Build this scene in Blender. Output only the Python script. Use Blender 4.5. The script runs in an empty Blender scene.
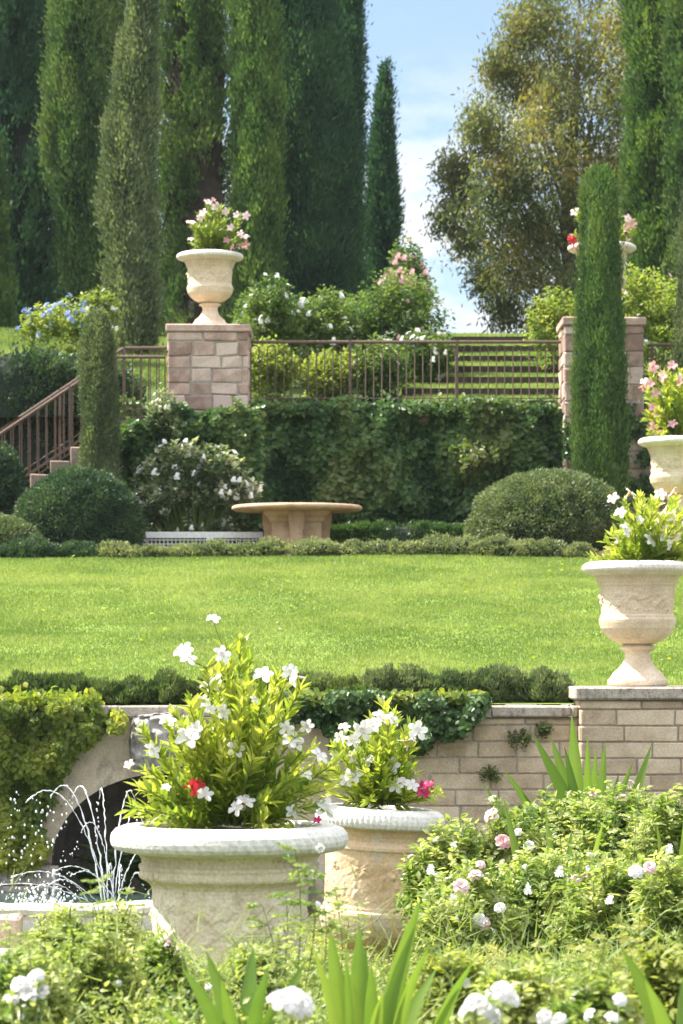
import bpy, math, random
import numpy as np
from mathutils import Vector, Matrix, Euler

random.seed(7)
rng = np.random.default_rng(7)
sc = bpy.context.scene
COL = sc.collection
R = math.radians

# ------------------------------------------------------------------ camera
F = 3000.0; HZ = 660.0; CX = 341.5; CAMZ = 2.0
cam_d = bpy.data.cameras.new("camera")
cam = bpy.data.objects.new("camera", cam_d)
COL.objects.link(cam)
cam.location = (0, 0, CAMZ)
cam.rotation_euler = (R(90), 0, 0)
cam_d.sensor_fit = 'VERTICAL'
cam_d.sensor_height = 24.0
cam_d.sensor_width = 24.0
cam_d.lens = F / 1024 * 24.0
cam_d.shift_y = (HZ - 512) / 1024.0
cam_d.clip_start = 0.1
cam_d.clip_end = 3000
cam_d.dof.use_dof = True
cam_d.dof.focus_distance = 20.0
cam_d.dof.aperture_fstop = 4.0
sc.camera = cam

# ------------------------------------------------------------------ light
SUN_EL, PHI = R(54), R(13)
S = Vector((-math.cos(SUN_EL) * math.cos(PHI), math.cos(SUN_EL) * math.sin(PHI), math.sin(SUN_EL)))
sd = bpy.data.lights.new("sun", 'SUN')
sd.energy = 5.0; sd.angle = R(0.5); sd.color = (1.0, 0.94, 0.84)
sun = bpy.data.objects.new("sun", sd); COL.objects.link(sun)
sun.rotation_euler = (-S).to_track_quat('-Z', 'Y').to_euler()
sun.location = (-20, 20, 40)

w = bpy.data.worlds.new("World"); sc.world = w; w.use_nodes = True
nt = w.node_tree; nt.nodes.clear()
n_out = nt.nodes.new('ShaderNodeOutputWorld'); n_bg = nt.nodes.new('ShaderNodeBackground')
n_sky = nt.nodes.new('ShaderNodeTexSky'); n_sky.sky_type = 'NISHITA'; n_sky.sun_disc = False
n_sky.sun_elevation = SUN_EL; n_sky.sun_rotation = math.atan2(S.x, S.y)
n_sky.air_density = 1.0; n_sky.dust_density = 0.6; n_sky.ozone_density = 3.0
n_bg.inputs['Strength'].default_value = 0.075
tc = nt.nodes.new('ShaderNodeTexCoord'); mp = nt.nodes.new('ShaderNodeMapping')
mp.inputs['Scale'].default_value = (26.0, 3.0, 70.0); mp.inputs['Location'].default_value = (2.35, 0.2, 1.3)
nz = nt.nodes.new('ShaderNodeTexNoise'); nz.inputs['Scale'].default_value = 1.0; nz.inputs['Detail'].default_value = 6; nz.inputs['Roughness'].default_value = .55
cr = nt.nodes.new('ShaderNodeValToRGB'); cr.color_ramp.elements[0].position = .38; cr.color_ramp.elements[1].position = .56
sp = nt.nodes.new('ShaderNodeSeparateXYZ')
mr = nt.nodes.new('ShaderNodeMapRange'); mr.inputs[1].default_value = .20; mr.inputs[2].default_value = .15; mr.inputs[3].default_value = .12; mr.inputs[4].default_value = 1.0
mu = nt.nodes.new('ShaderNodeMath'); mu.operation = 'MULTIPLY'
mx = nt.nodes.new('ShaderNodeMix'); mx.data_type = 'RGBA'
mx.inputs['B'].default_value = (5.6, 5.8, 6.2, 1)
L = nt.links.new
L(tc.outputs['Generated'], mp.inputs['Vector']); L(mp.outputs[0], nz.inputs['Vector']); L(nz.outputs[0], cr.inputs[0])
L(tc.outputs['Generated'], sp.inputs[0]); L(sp.outputs['Z'], mr.inputs[0]); L(cr.outputs[0], mu.inputs[0]); L(mr.outputs[0], mu.inputs[1])
mm_ = nt.nodes.new('ShaderNodeMath'); mm_.operation = 'MAXIMUM'; mm_.inputs[1].default_value = .10; L(mu.outputs[0], mm_.inputs[0])
L(mm_.outputs[0], mx.inputs['Factor']); L(n_sky.outputs[0], mx.inputs['A']); 
# broken bright cloud added overhead, out of view, to fill the shadows
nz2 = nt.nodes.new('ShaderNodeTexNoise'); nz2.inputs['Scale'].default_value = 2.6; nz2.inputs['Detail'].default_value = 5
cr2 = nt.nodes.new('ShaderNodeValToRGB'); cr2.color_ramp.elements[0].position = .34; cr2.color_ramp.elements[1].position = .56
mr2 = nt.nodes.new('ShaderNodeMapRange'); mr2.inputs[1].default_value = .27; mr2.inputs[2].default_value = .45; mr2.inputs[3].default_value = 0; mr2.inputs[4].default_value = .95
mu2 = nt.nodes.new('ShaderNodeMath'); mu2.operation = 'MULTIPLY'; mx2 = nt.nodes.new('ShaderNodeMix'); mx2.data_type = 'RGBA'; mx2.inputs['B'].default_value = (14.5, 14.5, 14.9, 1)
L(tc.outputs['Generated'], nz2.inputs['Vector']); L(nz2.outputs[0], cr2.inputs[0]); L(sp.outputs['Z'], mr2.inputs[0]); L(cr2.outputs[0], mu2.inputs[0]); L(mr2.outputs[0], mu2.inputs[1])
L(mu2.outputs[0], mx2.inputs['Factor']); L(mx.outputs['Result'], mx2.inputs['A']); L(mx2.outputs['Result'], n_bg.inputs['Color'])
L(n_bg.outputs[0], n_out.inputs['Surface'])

vs = sc.view_settings
vs.view_transform = 'Standard'; vs.look = 'None'; vs.gamma = 1; vs.exposure = 1.38
vs.use_curve_mapping = False
sc.render.engine = 'CYCLES'
cy = sc.cycles
cy.max_bounces = 7; cy.diffuse_bounces = 4; cy.transmission_bounces = 4; cy.transparent_max_bounces = 6
cy.use_denoising = True
cy.use_adaptive_sampling = True
sc.render.use_persistent_data = False

# ------------------------------------------------------------------ helpers
def W(px, py, Y):
    return np.array([(px - CX) * Y / F, Y, CAMZ + (HZ - py) * Y / F])
def WX(px, Y): return (px - CX) * Y / F
def WZ(py, Y): return CAMZ + (HZ - py) * Y / F

def gz(Y):          # lower garden ground height
    t = np.clip((np.asarray(Y, float) - 11.5) / 8.0, 0, 1)
    t = t * t * (3 - 2 * t)
    return .45 - .60 * t
def lz(Y):          # lawn height
    return 1.60 + np.clip(np.asarray(Y, float) - 27.0, 0, 11.2) * .1515
def uz(Y):          # upper terrace height
    Y = np.asarray(Y, float)
    return 5.55 + np.clip(Y - 43.5, 0, 8.5) * .237 + np.clip(Y - 52, 0, 200) * .03

def tag(o, label=None, cat=None, group=None, kind=None):
    if label: o['label'] = label
    if cat: o['category'] = cat
    if group: o['group'] = group
    if kind: o['kind'] = kind
    return o
def thing(name, label, cat, loc=(0, 0, 0), rotz=0, group=None):
    o = bpy.data.objects.new(name, None); COL.objects.link(o)
    o.location = Vector(loc); o.rotation_euler = (0, 0, rotz)
    o.empty_display_size = .1
    return tag(o, label, cat, group)
def structure(o): o['kind'] = 'structure'; return o

def mesh_np(name, V, F_, mats, smooth=False, tint=None, mi=None):
    me = bpy.data.meshes.new(name)
    V = np.asarray(V, np.float32); me.vertices.add(len(V)); me.vertices.foreach_set('co', V.ravel())
    groups = F_ if isinstance(F_, (list, tuple)) and len(F_) and isinstance(F_[0], np.ndarray) and F_[0].ndim == 2 else [np.asarray(F_)]
    idx = np.concatenate([g.ravel() for g in groups]).astype(np.int32)
    tot = np.concatenate([np.full(len(g), g.shape[1]) for g in groups]).astype(np.int32)
    st = np.concatenate([[0], np.cumsum(tot)[:-1]]).astype(np.int32)
    me.loops.add(len(idx)); me.loops.foreach_set('vertex_index', idx)
    me.polygons.add(len(tot)); me.polygons.foreach_set('loop_start', st)
    if mi is not None: me.polygons.foreach_set('material_index', np.asarray(mi, np.int32))
    me.polygons.foreach_set('use_smooth', np.full(len(tot), bool(smooth)))
    for m in (mats if isinstance(mats, (list, tuple)) else [mats]): me.materials.append(m)
    if tint is not None:
        a = me.attributes.new('tint', 'FLOAT', 'POINT'); a.data.foreach_set('value', np.asarray(tint, np.float32))
    me.update(calc_edges=True)
    return me
def obj(name, me, parent=None, loc=None, rot=None, scale=None):
    o = bpy.data.objects.new(name, me); COL.objects.link(o)
    if parent is not None: o.parent = parent
    if loc is not None: o.location = Vector(loc)
    if rot is not None: o.rotation_euler = rot
    if scale is not None: o.scale = (scale,) * 3 if not hasattr(scale, '__len__') else scale
    return o

class MB:
    """collects simple solids into one mesh"""
    def __init__(s): s.V = []; s.F = []; s.T = []
    def add(s, V, F_, t=.5):
        o = len(s.V); s.V += [tuple(v) for v in V]; s.F += [tuple(i + o for i in f) for f in F_]; s.T += [t] * len(V)
    def box(s, a, b, t=.5, ch=0.0, jit=0.0):
        (x0, y0, z0), (x1, y1, z1) = a, b
        if ch <= 0:
            V = [(x0, y0, z0), (x1, y0, z0), (x1, y1, z0), (x0, y1, z0), (x0, y0, z1), (x1, y0, z1), (x1, y1, z1), (x0, y1, z1)]
            s.add(V, [(0, 3, 2, 1), (4, 5, 6, 7), (0, 1, 5, 4), (1, 2, 6, 5), (2, 3, 7, 6), (3, 0, 4, 7)], t); return
        c = ch; V = []
        for (X, Xi) in ((x0, x0 + c), (x1, x1 - c)):
            for (Y_, Yi) in ((y0, y0 + c), (y1, y1 - c)):
                for (Z, Zi) in ((z0, z0 + c), (z1, z1 - c)):
                    j = [random.uniform(-jit, jit) for _ in range(3)]
                    V += [(X + j[0], Yi + j[1], Zi + j[2]), (Xi + j[0], Y_ + j[1], Zi + j[2]), (Xi + j[0], Yi + j[1], Z + j[2])]
        def v(i, j, k, a_): return ((i * 2 + j) * 2 + k) * 3 + a_
        Fs = []
        for i in (0, 1):
            q = [v(i, 0, 0, 0), v(i, 1, 0, 0), v(i, 1, 1, 0), v(i, 0, 1, 0)]; Fs.append(q if i else q[::-1])
            q = [v(0, i, 0, 1), v(1, i, 0, 1), v(1, i, 1, 1), v(0, i, 1, 1)]; Fs.append(q[::-1] if i else q)
            q = [v(0, 0, i, 2), v(1, 0, i, 2), v(1, 1, i, 2), v(0, 1, i, 2)]; Fs.append(q if i else q[::-1])
        for a1 in (0, 1):
            for b1 in (0, 1):
                Fs.append([v(a1, b1, 0, 0), v(a1, b1, 1, 0), v(a1, b1, 1, 1), v(a1, b1, 0, 1)])
                Fs.append([v(a1, 0, b1, 0), v(a1, 1, b1, 0), v(a1, 1, b1, 2), v(a1, 0, b1, 2)])
                Fs.append([v(0, a1, b1, 1), v(1, a1, b1, 1), v(1, a1, b1, 2), v(0, a1, b1, 2)])
                for k in (0, 1): Fs.append([v(a1, b1, k, 0), v(a1, b1, k, 1), v(a1, b1, k, 2)])
        s.add(V, Fs, t)
    def tube(s, pts, r, seg=6, t=.5, caps=True):
        P = [Vector(p) for p in pts]; n = len(P); rr = r if hasattr(r, '__len__') else [r] * n
        V = []; up = Vector((0, 0, 1))
        for i, p in enumerate(P):
            d = (P[min(i + 1, n - 1)] - P[max(i - 1, 0)])
            if d.length < 1e-9: d = Vector((0, 0, 1))
            d.normalize(); a = d.cross(up)
            if a.length < .1: a = d.cross(Vector((0, 1, 0)))
            a.normalize(); b = d.cross(a)
            for k in range(seg):
                q = 2 * math.pi * k / seg; V.append(p + (a * math.cos(q) + b * math.sin(q)) * rr[i])
        Fs = []
        for i in range(n - 1):
            for k in range(seg):
                k2 = (k + 1) % seg; Fs.append((i * seg + k, i * seg + k2, (i + 1) * seg + k2, (i + 1) * seg + k))
        if caps: Fs.append(tuple(range(seg))[::-1]); Fs.append(tuple((n - 1) * seg + k for k in range(seg)))
        s.add(V, Fs, t)
    def mesh(s, name, mat, smooth=False):
        me = bpy.data.meshes.new(name); me.from_pydata([tuple(v) for v in s.V], [], s.F)
        me.materials.append(mat)
        a = me.attributes.new('tint', 'FLOAT', 'POINT'); a.data.foreach_set('value', np.asarray(s.T, np.float32))
        me.polygons.foreach_set('use_smooth', np.full(len(me.polygons), smooth))
        me.validate(); me.update(); return me
    def build(s, name, mat, parent=None, smooth=False, loc=None):
        return obj(name, s.mesh(name, mat, smooth), parent, loc)

def lathe(prof, seg=96, disp=None):
    prof = np.array(prof, float); n = len(prof)
    th = np.linspace(0, 2 * np.pi, seg, endpoint=False)
    T_, I = np.meshgrid(th, np.arange(n)); r = prof[:, 0][I]; z = prof[:, 1][I]
    if disp is not None: r = r + disp(T_, z, r)
    V = np.stack([r * np.cos(T_), r * np.sin(T_), z], -1).reshape(-1, 3)
    i = np.arange(n - 1)[:, None]; k = np.arange(seg)[None, :]; k2 = (k + 1) % seg
    Fq = np.stack([i * seg + k, i * seg + k2, (i + 1) * seg + k2, (i + 1) * seg + k], -1).reshape(-1, 4)
    return V, Fq
def dense(prof, step):
    out = [prof[0]]
    for a, b in zip(prof[:-1], prof[1:]):
        d = math.hypot(b[0] - a[0], b[1] - a[1]); n = max(1, int(d / step))
        for i in range(1, n + 1): out.append((a[0] + (b[0] - a[0]) * i / n, a[1] + (b[1] - a[1]) * i / n))
    return out

class Noise:
    def __init__(s, scale, seed=0, octv=3):
        g = np.random.default_rng(seed); s.K = []; 
        for o in range(octv):
            f = (2 ** o) / scale
            for _ in range(7):
                k = g.normal(size=3); k *= f * 6.28 * g.uniform(.6, 1.3) / np.linalg.norm(k); s.K.append((k, g.uniform(0, 6.28), .55 ** o))
        s.n = math.sqrt(sum(a * a for _, _, a in s.K) / 2)
    def __call__(s, P):
        v = np.zeros(len(P))
        for k, p, a in s.K: v += a * np.sin(P @ k + p)
        return v / s.n     # ~N(0,1)

def nrm(v): return v / (np.linalg.norm(v, axis=-1, keepdims=True) + 1e-9)
TEMPL = {
 'diamond': (np.array([[0, 0, 0], [.45, -.5, .04], [1, 0, 0], [.45, .5, .04]]), [np.array([[0, 1, 2, 3]])]),
 'blade': (np.array([[0, -.5, 0], [0, .5, 0], [1, 0, 0]]), [np.array([[0, 1, 2]])]),
 'leaf': (np.array([[0, 0, 0], [.38, -.5, .14], [.42, 0, 0], [.38, .5, .14], [1, 0, -.25], [.75, -.3, .0], [.75, .3, .0]]),
          [np.array([[0, 1, 2], [0, 2, 3]]), np.array([[2, 1, 5, 4], [2, 4, 6, 3]])]),
 'round': (np.array([[0, 0, 0], [.25, -.42, .08], [.65, -.5, .1], [1, 0, -.05], [.65, .5, .1], [.25, .42, .08]]), [np.array([[0, 1, 2, 3]]), np.array([[0, 3, 4, 5]])]),
}
def leaves(name, P, D, Ln, Wd, mat, shape='diamond', tint=None, face=None, seed=0):
    """many leaves as one mesh; P base points, D directions"""
    g = np.random.default_rng(seed + 11)
    P = np.asarray(P, float); N = len(P); D = nrm(np.asarray(D, float))
    Rv = g.normal(size=(N, 3)) if face is None else nrm(face) + g.normal(size=(N, 3)) * .45
    Sd = nrm(np.cross(D, Rv)); Nn = np.cross(Sd, D)
    if face is None: pass
    T_, Fs = TEMPL[shape]; m = len(T_)
    Ln = np.broadcast_to(Ln, N)[:, None, None]; Wd = np.broadcast_to(Wd, N)[:, None, None]
    V = P[:, None, :] + D[:, None, :] * T_[None, :, 0:1] * Ln + Sd[:, None, :] * T_[None, :, 1:2] * Wd + Nn[:, None, :] * T_[None, :, 2:3] * Wd
    off = (np.arange(N) * m)
    Fg = [(f[None, :, :] + off[:, None, None]).reshape(-1, f.shape[1]) for f in Fs]
    if tint is None: tint = g.uniform(0, 1, N)
    return mesh_np(name, V.reshape(-1, 3), Fg, mat, tint=np.repeat(np.clip(tint, 0, 1), m))

# ------------------------------------------------------------------ materials
MATS = {}
def new_mat(name):
    m = bpy.data.materials.new(name); m.use_nodes = True; nt = m.node_tree; nt.nodes.clear(); return m, nt
def ramp(nt, cols):
    c = nt.nodes.new('ShaderNodeValToRGB'); e = c.color_ramp.elements
    while len(e) < len(cols): e.new(.5)
    for i, (p, rgb) in enumerate(cols): e[i].position = p; e[i].color = (*rgb, 1)
    return c
def foliage(name, cols, trans=.4, rough=.5, tcol=None, spec=.35, nscale=0, jitter=.35):
    m, nt = new_mat(name); L = nt.links.new
    at = nt.nodes.new('ShaderNodeAttribute'); at.attribute_name = 'tint'
    k = len(cols); c = ramp(nt, [(i / (k - 1), cols[i]) for i in range(k)])
    if nscale:
        g = nt.nodes.new('ShaderNodeNewGeometry'); n = nt.nodes.new('ShaderNodeTexNoise'); n.inputs['Scale'].default_value = nscale; n.inputs['Detail'].default_value = 3
        L(g.outputs['Position'], n.inputs['Vector'])
        a = nt.nodes.new('ShaderNodeMath'); a.operation = 'MULTIPLY_ADD'; a.inputs[1].default_value = 2.2; a.inputs[2].default_value = -1.1
        L(n.outputs[0], a.inputs[0]); b = nt.nodes.new('ShaderNodeMath'); b.operation = 'ADD'; L(a.outputs[0], b.inputs[0]); L(at.outputs['Fac'], b.inputs[1]); L(b.outputs[0], c.inputs[0])
    else: L(at.outputs['Fac'], c.inputs[0])
    p = nt.nodes.new('ShaderNodeBsdfPrincipled'); p.inputs['Roughness'].default_value = rough
    p.inputs['Specular IOR Level'].default_value = spec
    t = nt.nodes.new('ShaderNodeBsdfTranslucent'); mx = nt.nodes.new('ShaderNodeMixShader'); mx.inputs[0].default_value = trans
    o = nt.nodes.new('ShaderNodeOutputMaterial')
    L(c.outputs[0], p.inputs['Base Color'])
    tm = nt.nodes.new('ShaderNodeMix'); tm.data_type = 'RGBA'; tm.blend_type = 'MULTIPLY'; tm.inputs['Factor'].default_value = 1
    tm.inputs['B'].default_value = (*(tcol or (1.4, 1.45, .7)), 1); L(c.outputs[0], tm.inputs['A']); L(tm.outputs['Result'], t.inputs['Color'])
    L(p.outputs[0], mx.inputs[1]); L(t.outputs[0], mx.inputs[2]); L(mx.outputs[0], o.inputs['Surface'])
    return m
def stone(name, a, b, c3=None, scale=6.0, bump=.3, rough=.85, detail=8, usetint=0.0, stain=None, fine=60, bd=.01):
    m, nt = new_mat(name); L = nt.links.new
    g = nt.nodes.new('ShaderNodeNewGeometry'); 
    n1 = nt.nodes.new('ShaderNodeTexNoise'); n1.inputs['Scale'].default_value = scale; n1.inputs['Detail'].default_value = detail; n1.inputs['Roughness'].default_value = .62
    n2 = nt.nodes.new('ShaderNodeTexNoise'); n2.inputs['Scale'].default_value = fine; n2.inputs['Detail'].default_value = 5
    L(g.outputs['Position'], n1.inputs['Vector']); L(g.outputs['Position'], n2.inputs['Vector'])
    cols = [(.30, a), (.62, b)] if c3 is None else [(.28, a), (.5, b), (.7, c3)]
    c = ramp(nt, cols)
    if usetint:
        at = nt.nodes.new('ShaderNodeAttribute'); at.attribute_name = 'tint'
        q = nt.nodes.new('ShaderNodeMath'); q.operation = 'MULTIPLY_ADD'; q.inputs[1].default_value = usetint; L(at.outputs['Fac'], q.inputs[0]); 
        s_ = nt.nodes.new('ShaderNodeMath'); s_.operation = 'SUBTRACT'; s_.inputs[1].default_value = usetint * .5; L(n1.outputs[0], s_.inputs[0]); L(s_.outputs[0], q.inputs[2]); L(q.outputs[0], c.inputs[0])
    else: L(n1.outputs[0], c.inputs[0])
    last = c.outputs[0]
    if stain:
        n3 = nt.nodes.new('ShaderNodeTexNoise'); n3.inputs['Scale'].default_value = stain[2]; n3.inputs['Detail'].default_value = 9; n3.inputs['Roughness'].default_value = .75
        mp = nt.nodes.new('ShaderNodeMapping'); mp.inputs['Location'].default_value = (3, 7, 1); mp.inputs['Scale'].default_value = (1, 1, .45); L(g.outputs['Position'], mp.inputs[0]); L(mp.outputs[0], n3.inputs['Vector'])
        c4 = ramp(nt, [(stain[1], (0, 0, 0)), (stain[1] + .13, (1, 1, 1))]); L(n3.outputs[0], c4.inputs[0])
        mm = nt.nodes.new('ShaderNodeMix'); mm.data_type = 'RGBA'; L(c4.outputs[0], mm.inputs['Factor']); L(last, mm.inputs['A']); mm.inputs['B'].default_value = (*stain[0], 1); last = mm.outputs['Result']
    fm = nt.nodes.new('ShaderNodeMapRange'); fm.inputs[1].default_value = .3; fm.inputs[2].default_value = .7; fm.inputs[3].default_value = .82; fm.inputs[4].default_value = 1.12; L(n2.outputs[0], fm.inputs[0])
    vm = nt.nodes.new('ShaderNodeMix'); vm.data_type = 'RGBA'; vm.blend_type = 'MULTIPLY'; vm.inputs['Factor'].default_value = 1; L(last, vm.inputs['A']); L(fm.outputs[0], vm.inputs['B'])
    p = nt.nodes.new('ShaderNodeBsdfPrincipled'); p.inputs['Roughness'].default_value = rough; p.inputs['Specular IOR Level'].default_value = .25
    L(vm.outputs['Result'], p.inputs['Base Color'])
    ad = nt.nodes.new('ShaderNodeMath'); ad.operation = 'ADD'; L(n1.outputs[0], ad.inputs[0]); L(n2.outputs[0], ad.inputs[1])
    bp = nt.nodes.new('ShaderNodeBump'); bp.inputs['Strength'].default_value = bump; bp.inputs['Distance'].default_value = bd; L(ad.outputs[0], bp.inputs['Height']); L(bp.outputs[0], p.inputs['Normal'])
    o = nt.nodes.new('ShaderNodeOutputMaterial'); L(p.outputs[0], o.inputs['Surface']); return m

M = {}
M['urn_light'] = stone('urn_limestone', (.52, .41, .28), (.67, .54, .385), (.74, .63, .48), 5, .35, stain=((.40, .34, .25), .60, 7))
M['urn_rim'] = stone('urn_rim_limestone', (.62, .57, .48), (.76, .72, .64), None, 9, .35, stain=((.42, .39, .33), .60, 14))
M['urn_front'] = stone('weathered_urn_stone', (.52, .43, .30), (.70, .60, .44), (.77, .69, .54), 4, .5, stain=((.42, .33, .23), .53, 8))
M['urn_front_rim'] = stone('weathered_rim_stone', (.60, .58, .53), (.78, .76, .70), None, 10, .45, stain=((.36, .35, .32), .60, 18))
M['urn_warm'] = stone('warm_urn_stone', (.50, .34, .19), (.66, .49, .30), (.70, .56, .38), 4.5, .45, stain=((.55, .50, .42), .55, 6))
M['soil'] = stone('soil', (.035, .025, .016), (.09, .065, .04), None, 12, .9, fine=90, bd=.02)
M['brick'] = stone('wall_brick', (.37, .285, .195), (.51, .405, .29), (.61, .505, .375), 5, .5, usetint=.34, stain=((.24, .21, .18), .60, 5))
M['mortar'] = stone('mortar', (.26, .23, .19), (.36, .32, .27), None, 20, .5)
M['coping'] = stone('coping_stone', (.22, .195, .17), (.40, .355, .30), (.50, .44, .36), 11, .8, stain=((.11, .10, .09), .52, 24))
M['arch'] = stone('arch_stone', (.32, .26, .19), (.46, .385, .285), (.55, .47, .36), 4, .5, stain=((.19, .17, .14), .54, 6))
M['keystone'] = stone('carved_grey_stone', (.22, .21, .19), (.36, .345, .32), (.48, .46, .42), 9, .7, stain=((.10, .10, .11), .54, 15))
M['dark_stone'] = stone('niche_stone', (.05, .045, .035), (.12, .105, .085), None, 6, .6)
M['pier'] = stone('pier_stone', (.28, .19, .15), (.47, .34, .28), (.58, .47, .40), 4, .8, usetint=.6, stain=((.24, .20, .18), .60, 6))
M['table'] = stone('table_stone', (.38, .25, .15), (.52, .36, .23), (.60, .45, .31), 6, .35)
M['basin'] = stone('basin_stone', (.60, .56, .48), (.76, .72, .64), None, 9, .5, stain=((.38, .35, .30), .60, 12))
M['step'] = stone('step_stone', (.20, .15, .12), (.38, .29, .22), None, 7, .5, usetint=.3)
M['rail'] = stone('rusty_iron', (.09, .060, .045), (.15, .105, .08), None, 25, .2, rough=.6)
M['white_paint'] = stone('white_painted_metal', (.66, .66, .64), (.78, .78, .76), None, 20, .1, rough=.5)
M['wood'] = stone('bark', (.10, .075, .055), (.22, .17, .13), None, 10, .8, bd=.03)
M['twig'] = stone('dry_twigs', (.030, .024, .018), (.085, .065, .05), None, 5, .9, bd=.05)
M['core'] = foliage('shaded_inner_foliage', [(.012, .022, .012), (.018, .032, .016)], 0, .9, nscale=0)  # shade inside the foliage put into the colour of the solid cores
M['stem'] = foliage('green_stem', [(.12, .17, .04), (.16, .22, .05)], .1)

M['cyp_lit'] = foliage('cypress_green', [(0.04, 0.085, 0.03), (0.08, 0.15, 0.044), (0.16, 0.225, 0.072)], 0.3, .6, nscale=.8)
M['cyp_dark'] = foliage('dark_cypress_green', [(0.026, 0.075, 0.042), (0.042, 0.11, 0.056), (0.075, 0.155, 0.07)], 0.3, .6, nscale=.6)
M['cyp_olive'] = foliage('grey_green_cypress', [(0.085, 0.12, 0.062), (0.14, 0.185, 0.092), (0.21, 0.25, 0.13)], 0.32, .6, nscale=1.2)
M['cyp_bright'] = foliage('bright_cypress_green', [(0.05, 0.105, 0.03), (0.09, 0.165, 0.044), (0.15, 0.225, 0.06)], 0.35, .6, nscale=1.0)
M['euc'] = foliage('eucalyptus_leaf', [(0.09, 0.13, 0.07), (0.15, 0.175, 0.07), (0.25, 0.24, 0.075), (0.23, 0.18, 0.07)], 0.5, .45, nscale=.7)
M['ivy'] = foliage('ivy_leaf', [(.040, .095, .032), (.072, .15, .042), (.12, .20, .056), (.15, .18, .055)], 0.42, .4, nscale=.8)
M['ivy_deep'] = foliage('deep_ivy_leaf', [(0.034, 0.08, 0.026), (0.058, 0.115, 0.034), (0.1, 0.165, 0.05)], 0.35, .35, nscale=1.5)
M['creeper'] = foliage('creeper_leaf', [(0.09, 0.15, 0.03), (0.18, 0.24, 0.04), (0.33, 0.34, 0.055)], 0.5, .45, nscale=1.5)
M['box'] = foliage('box_leaf', [(0.05, 0.09, 0.03), (0.085, 0.13, 0.042), (0.15, 0.19, 0.065)], 0.35, .45, nscale=1.8)
M['box_pale'] = foliage('pale_box_leaf', [(0.12, 0.155, 0.07), (0.19, 0.225, 0.11), (0.28, 0.3, 0.16)], 0.35, .45, nscale=2)
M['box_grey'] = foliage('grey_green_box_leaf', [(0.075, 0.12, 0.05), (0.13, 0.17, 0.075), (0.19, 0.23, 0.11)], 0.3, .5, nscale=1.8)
M['bush_shaded'] = foliage('shaded_clipped_leaf', [(0.026, 0.06, 0.03), (0.044, 0.09, 0.04), (0.08, 0.13, 0.056)], 0.3, .5, nscale=1.2)  # shade of trees to the left is put into this leaf colour
M['shrub_mid'] = foliage('shrub_leaf', [(0.042, 0.085, 0.026), (0.08, 0.145, 0.036), (0.165, 0.225, 0.06)], 0.42, .45, nscale=1.2)
M['variegated'] = foliage('variegated_leaf', [(.035, .075, .035), (.08, .13, .06), (.20, .25, .13), (.50, .52, .38)], .3, .4, nscale=2.5)
M['shrub_yel'] = foliage('yellow_green_leaf', [(0.12, 0.18, 0.04), (0.2, 0.26, 0.055), (0.3, 0.34, 0.09)], 0.48, .45, nscale=2)
M['mand'] = foliage('glossy_leaf', [(0.12, 0.2, 0.03), (0.24, 0.32, 0.045), (0.37, 0.42, 0.07), (0.47, 0.49, 0.12)], 0.5, .35, nscale=3)
M['rose'] = foliage('rose_leaf', [(0.08, 0.15, 0.042), (0.17, 0.25, 0.062), (0.29, 0.35, 0.11), (0.48, 0.5, 0.24)], 0.48, .4, nscale=2.5)
M['iris'] = foliage('iris_leaf', [(0.1, 0.18, 0.04), (0.17, 0.27, 0.05), (0.26, 0.35, 0.07)], 0.45, .4)
M['grass'] = foliage('grass_blade', [(.125, .19, .05), (.195, .265, .072), (.30, .345, .12)], 0.45, .5, nscale=.9, tcol=(1.35, 1.4, .7))
M['cover'] = foliage('ground_cover_leaf', [(0.12, 0.18, 0.04), (0.22, 0.27, 0.06), (0.33, 0.35, 0.1), (0.42, 0.4, 0.16)], 0.5, .5, nscale=2.0)
M['petal_white'] = foliage('white_petal', [(.80, .79, .76), (.86, .86, .84)], .3, .5, tcol=(1, 1, 1))
M['petal_pink'] = foliage('pink_petal', [(.76, .36, .38), (.86, .60, .58)], .3, .5, tcol=(1, 1, 1))
M['petal_pale'] = foliage('pale_pink_petal', [(.80, .55, .56), (.86, .72, .70)], .3, .5, tcol=(1, 1, 1))
M['petal_red'] = foliage('red_petal', [(.55, .02, .04), (.65, .06, .07)], .3, .5, tcol=(1, 1, 1))
M['petal_magenta'] = foliage('magenta_petal', [(.45, .01, .10), (.58, .03, .16)], .3, .5, tcol=(1, 1, 1))
M['petal_blue'] = foliage('blue_petal', [(.16, .26, .62), (.36, .46, .75)], .3, .5, tcol=(1, 1, 1))
M['yellow'] = foliage('flower_eye', [(.75, .45, .08), (.8, .5, .1)], .1, .5, tcol=(1, 1, 1))

def ground_mat(name, a, b, c, scale, bump=.6):
    return stone(name, a, b, c, scale, bump, .95, fine=45, bd=.03)
M['lawn'] = ground_mat('lawn_turf', (.11, .18, .028), (.16, .235, .038), (.23, .29, .055), .8)
M['bedsoil'] = ground_mat('bed_soil', (.05, .045, .025), (.09, .085, .04), (.10, .12, .03), 3)
M['bank'] = ground_mat('bank_turf', (.03, .055, .012), (.055, .09, .018), (.09, .12, .03), 1.2)
M['paving'] = ground_mat('pale_gravel', (.38, .34, .28), (.52, .48, .41), (.62, .58, .50), 6)

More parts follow.
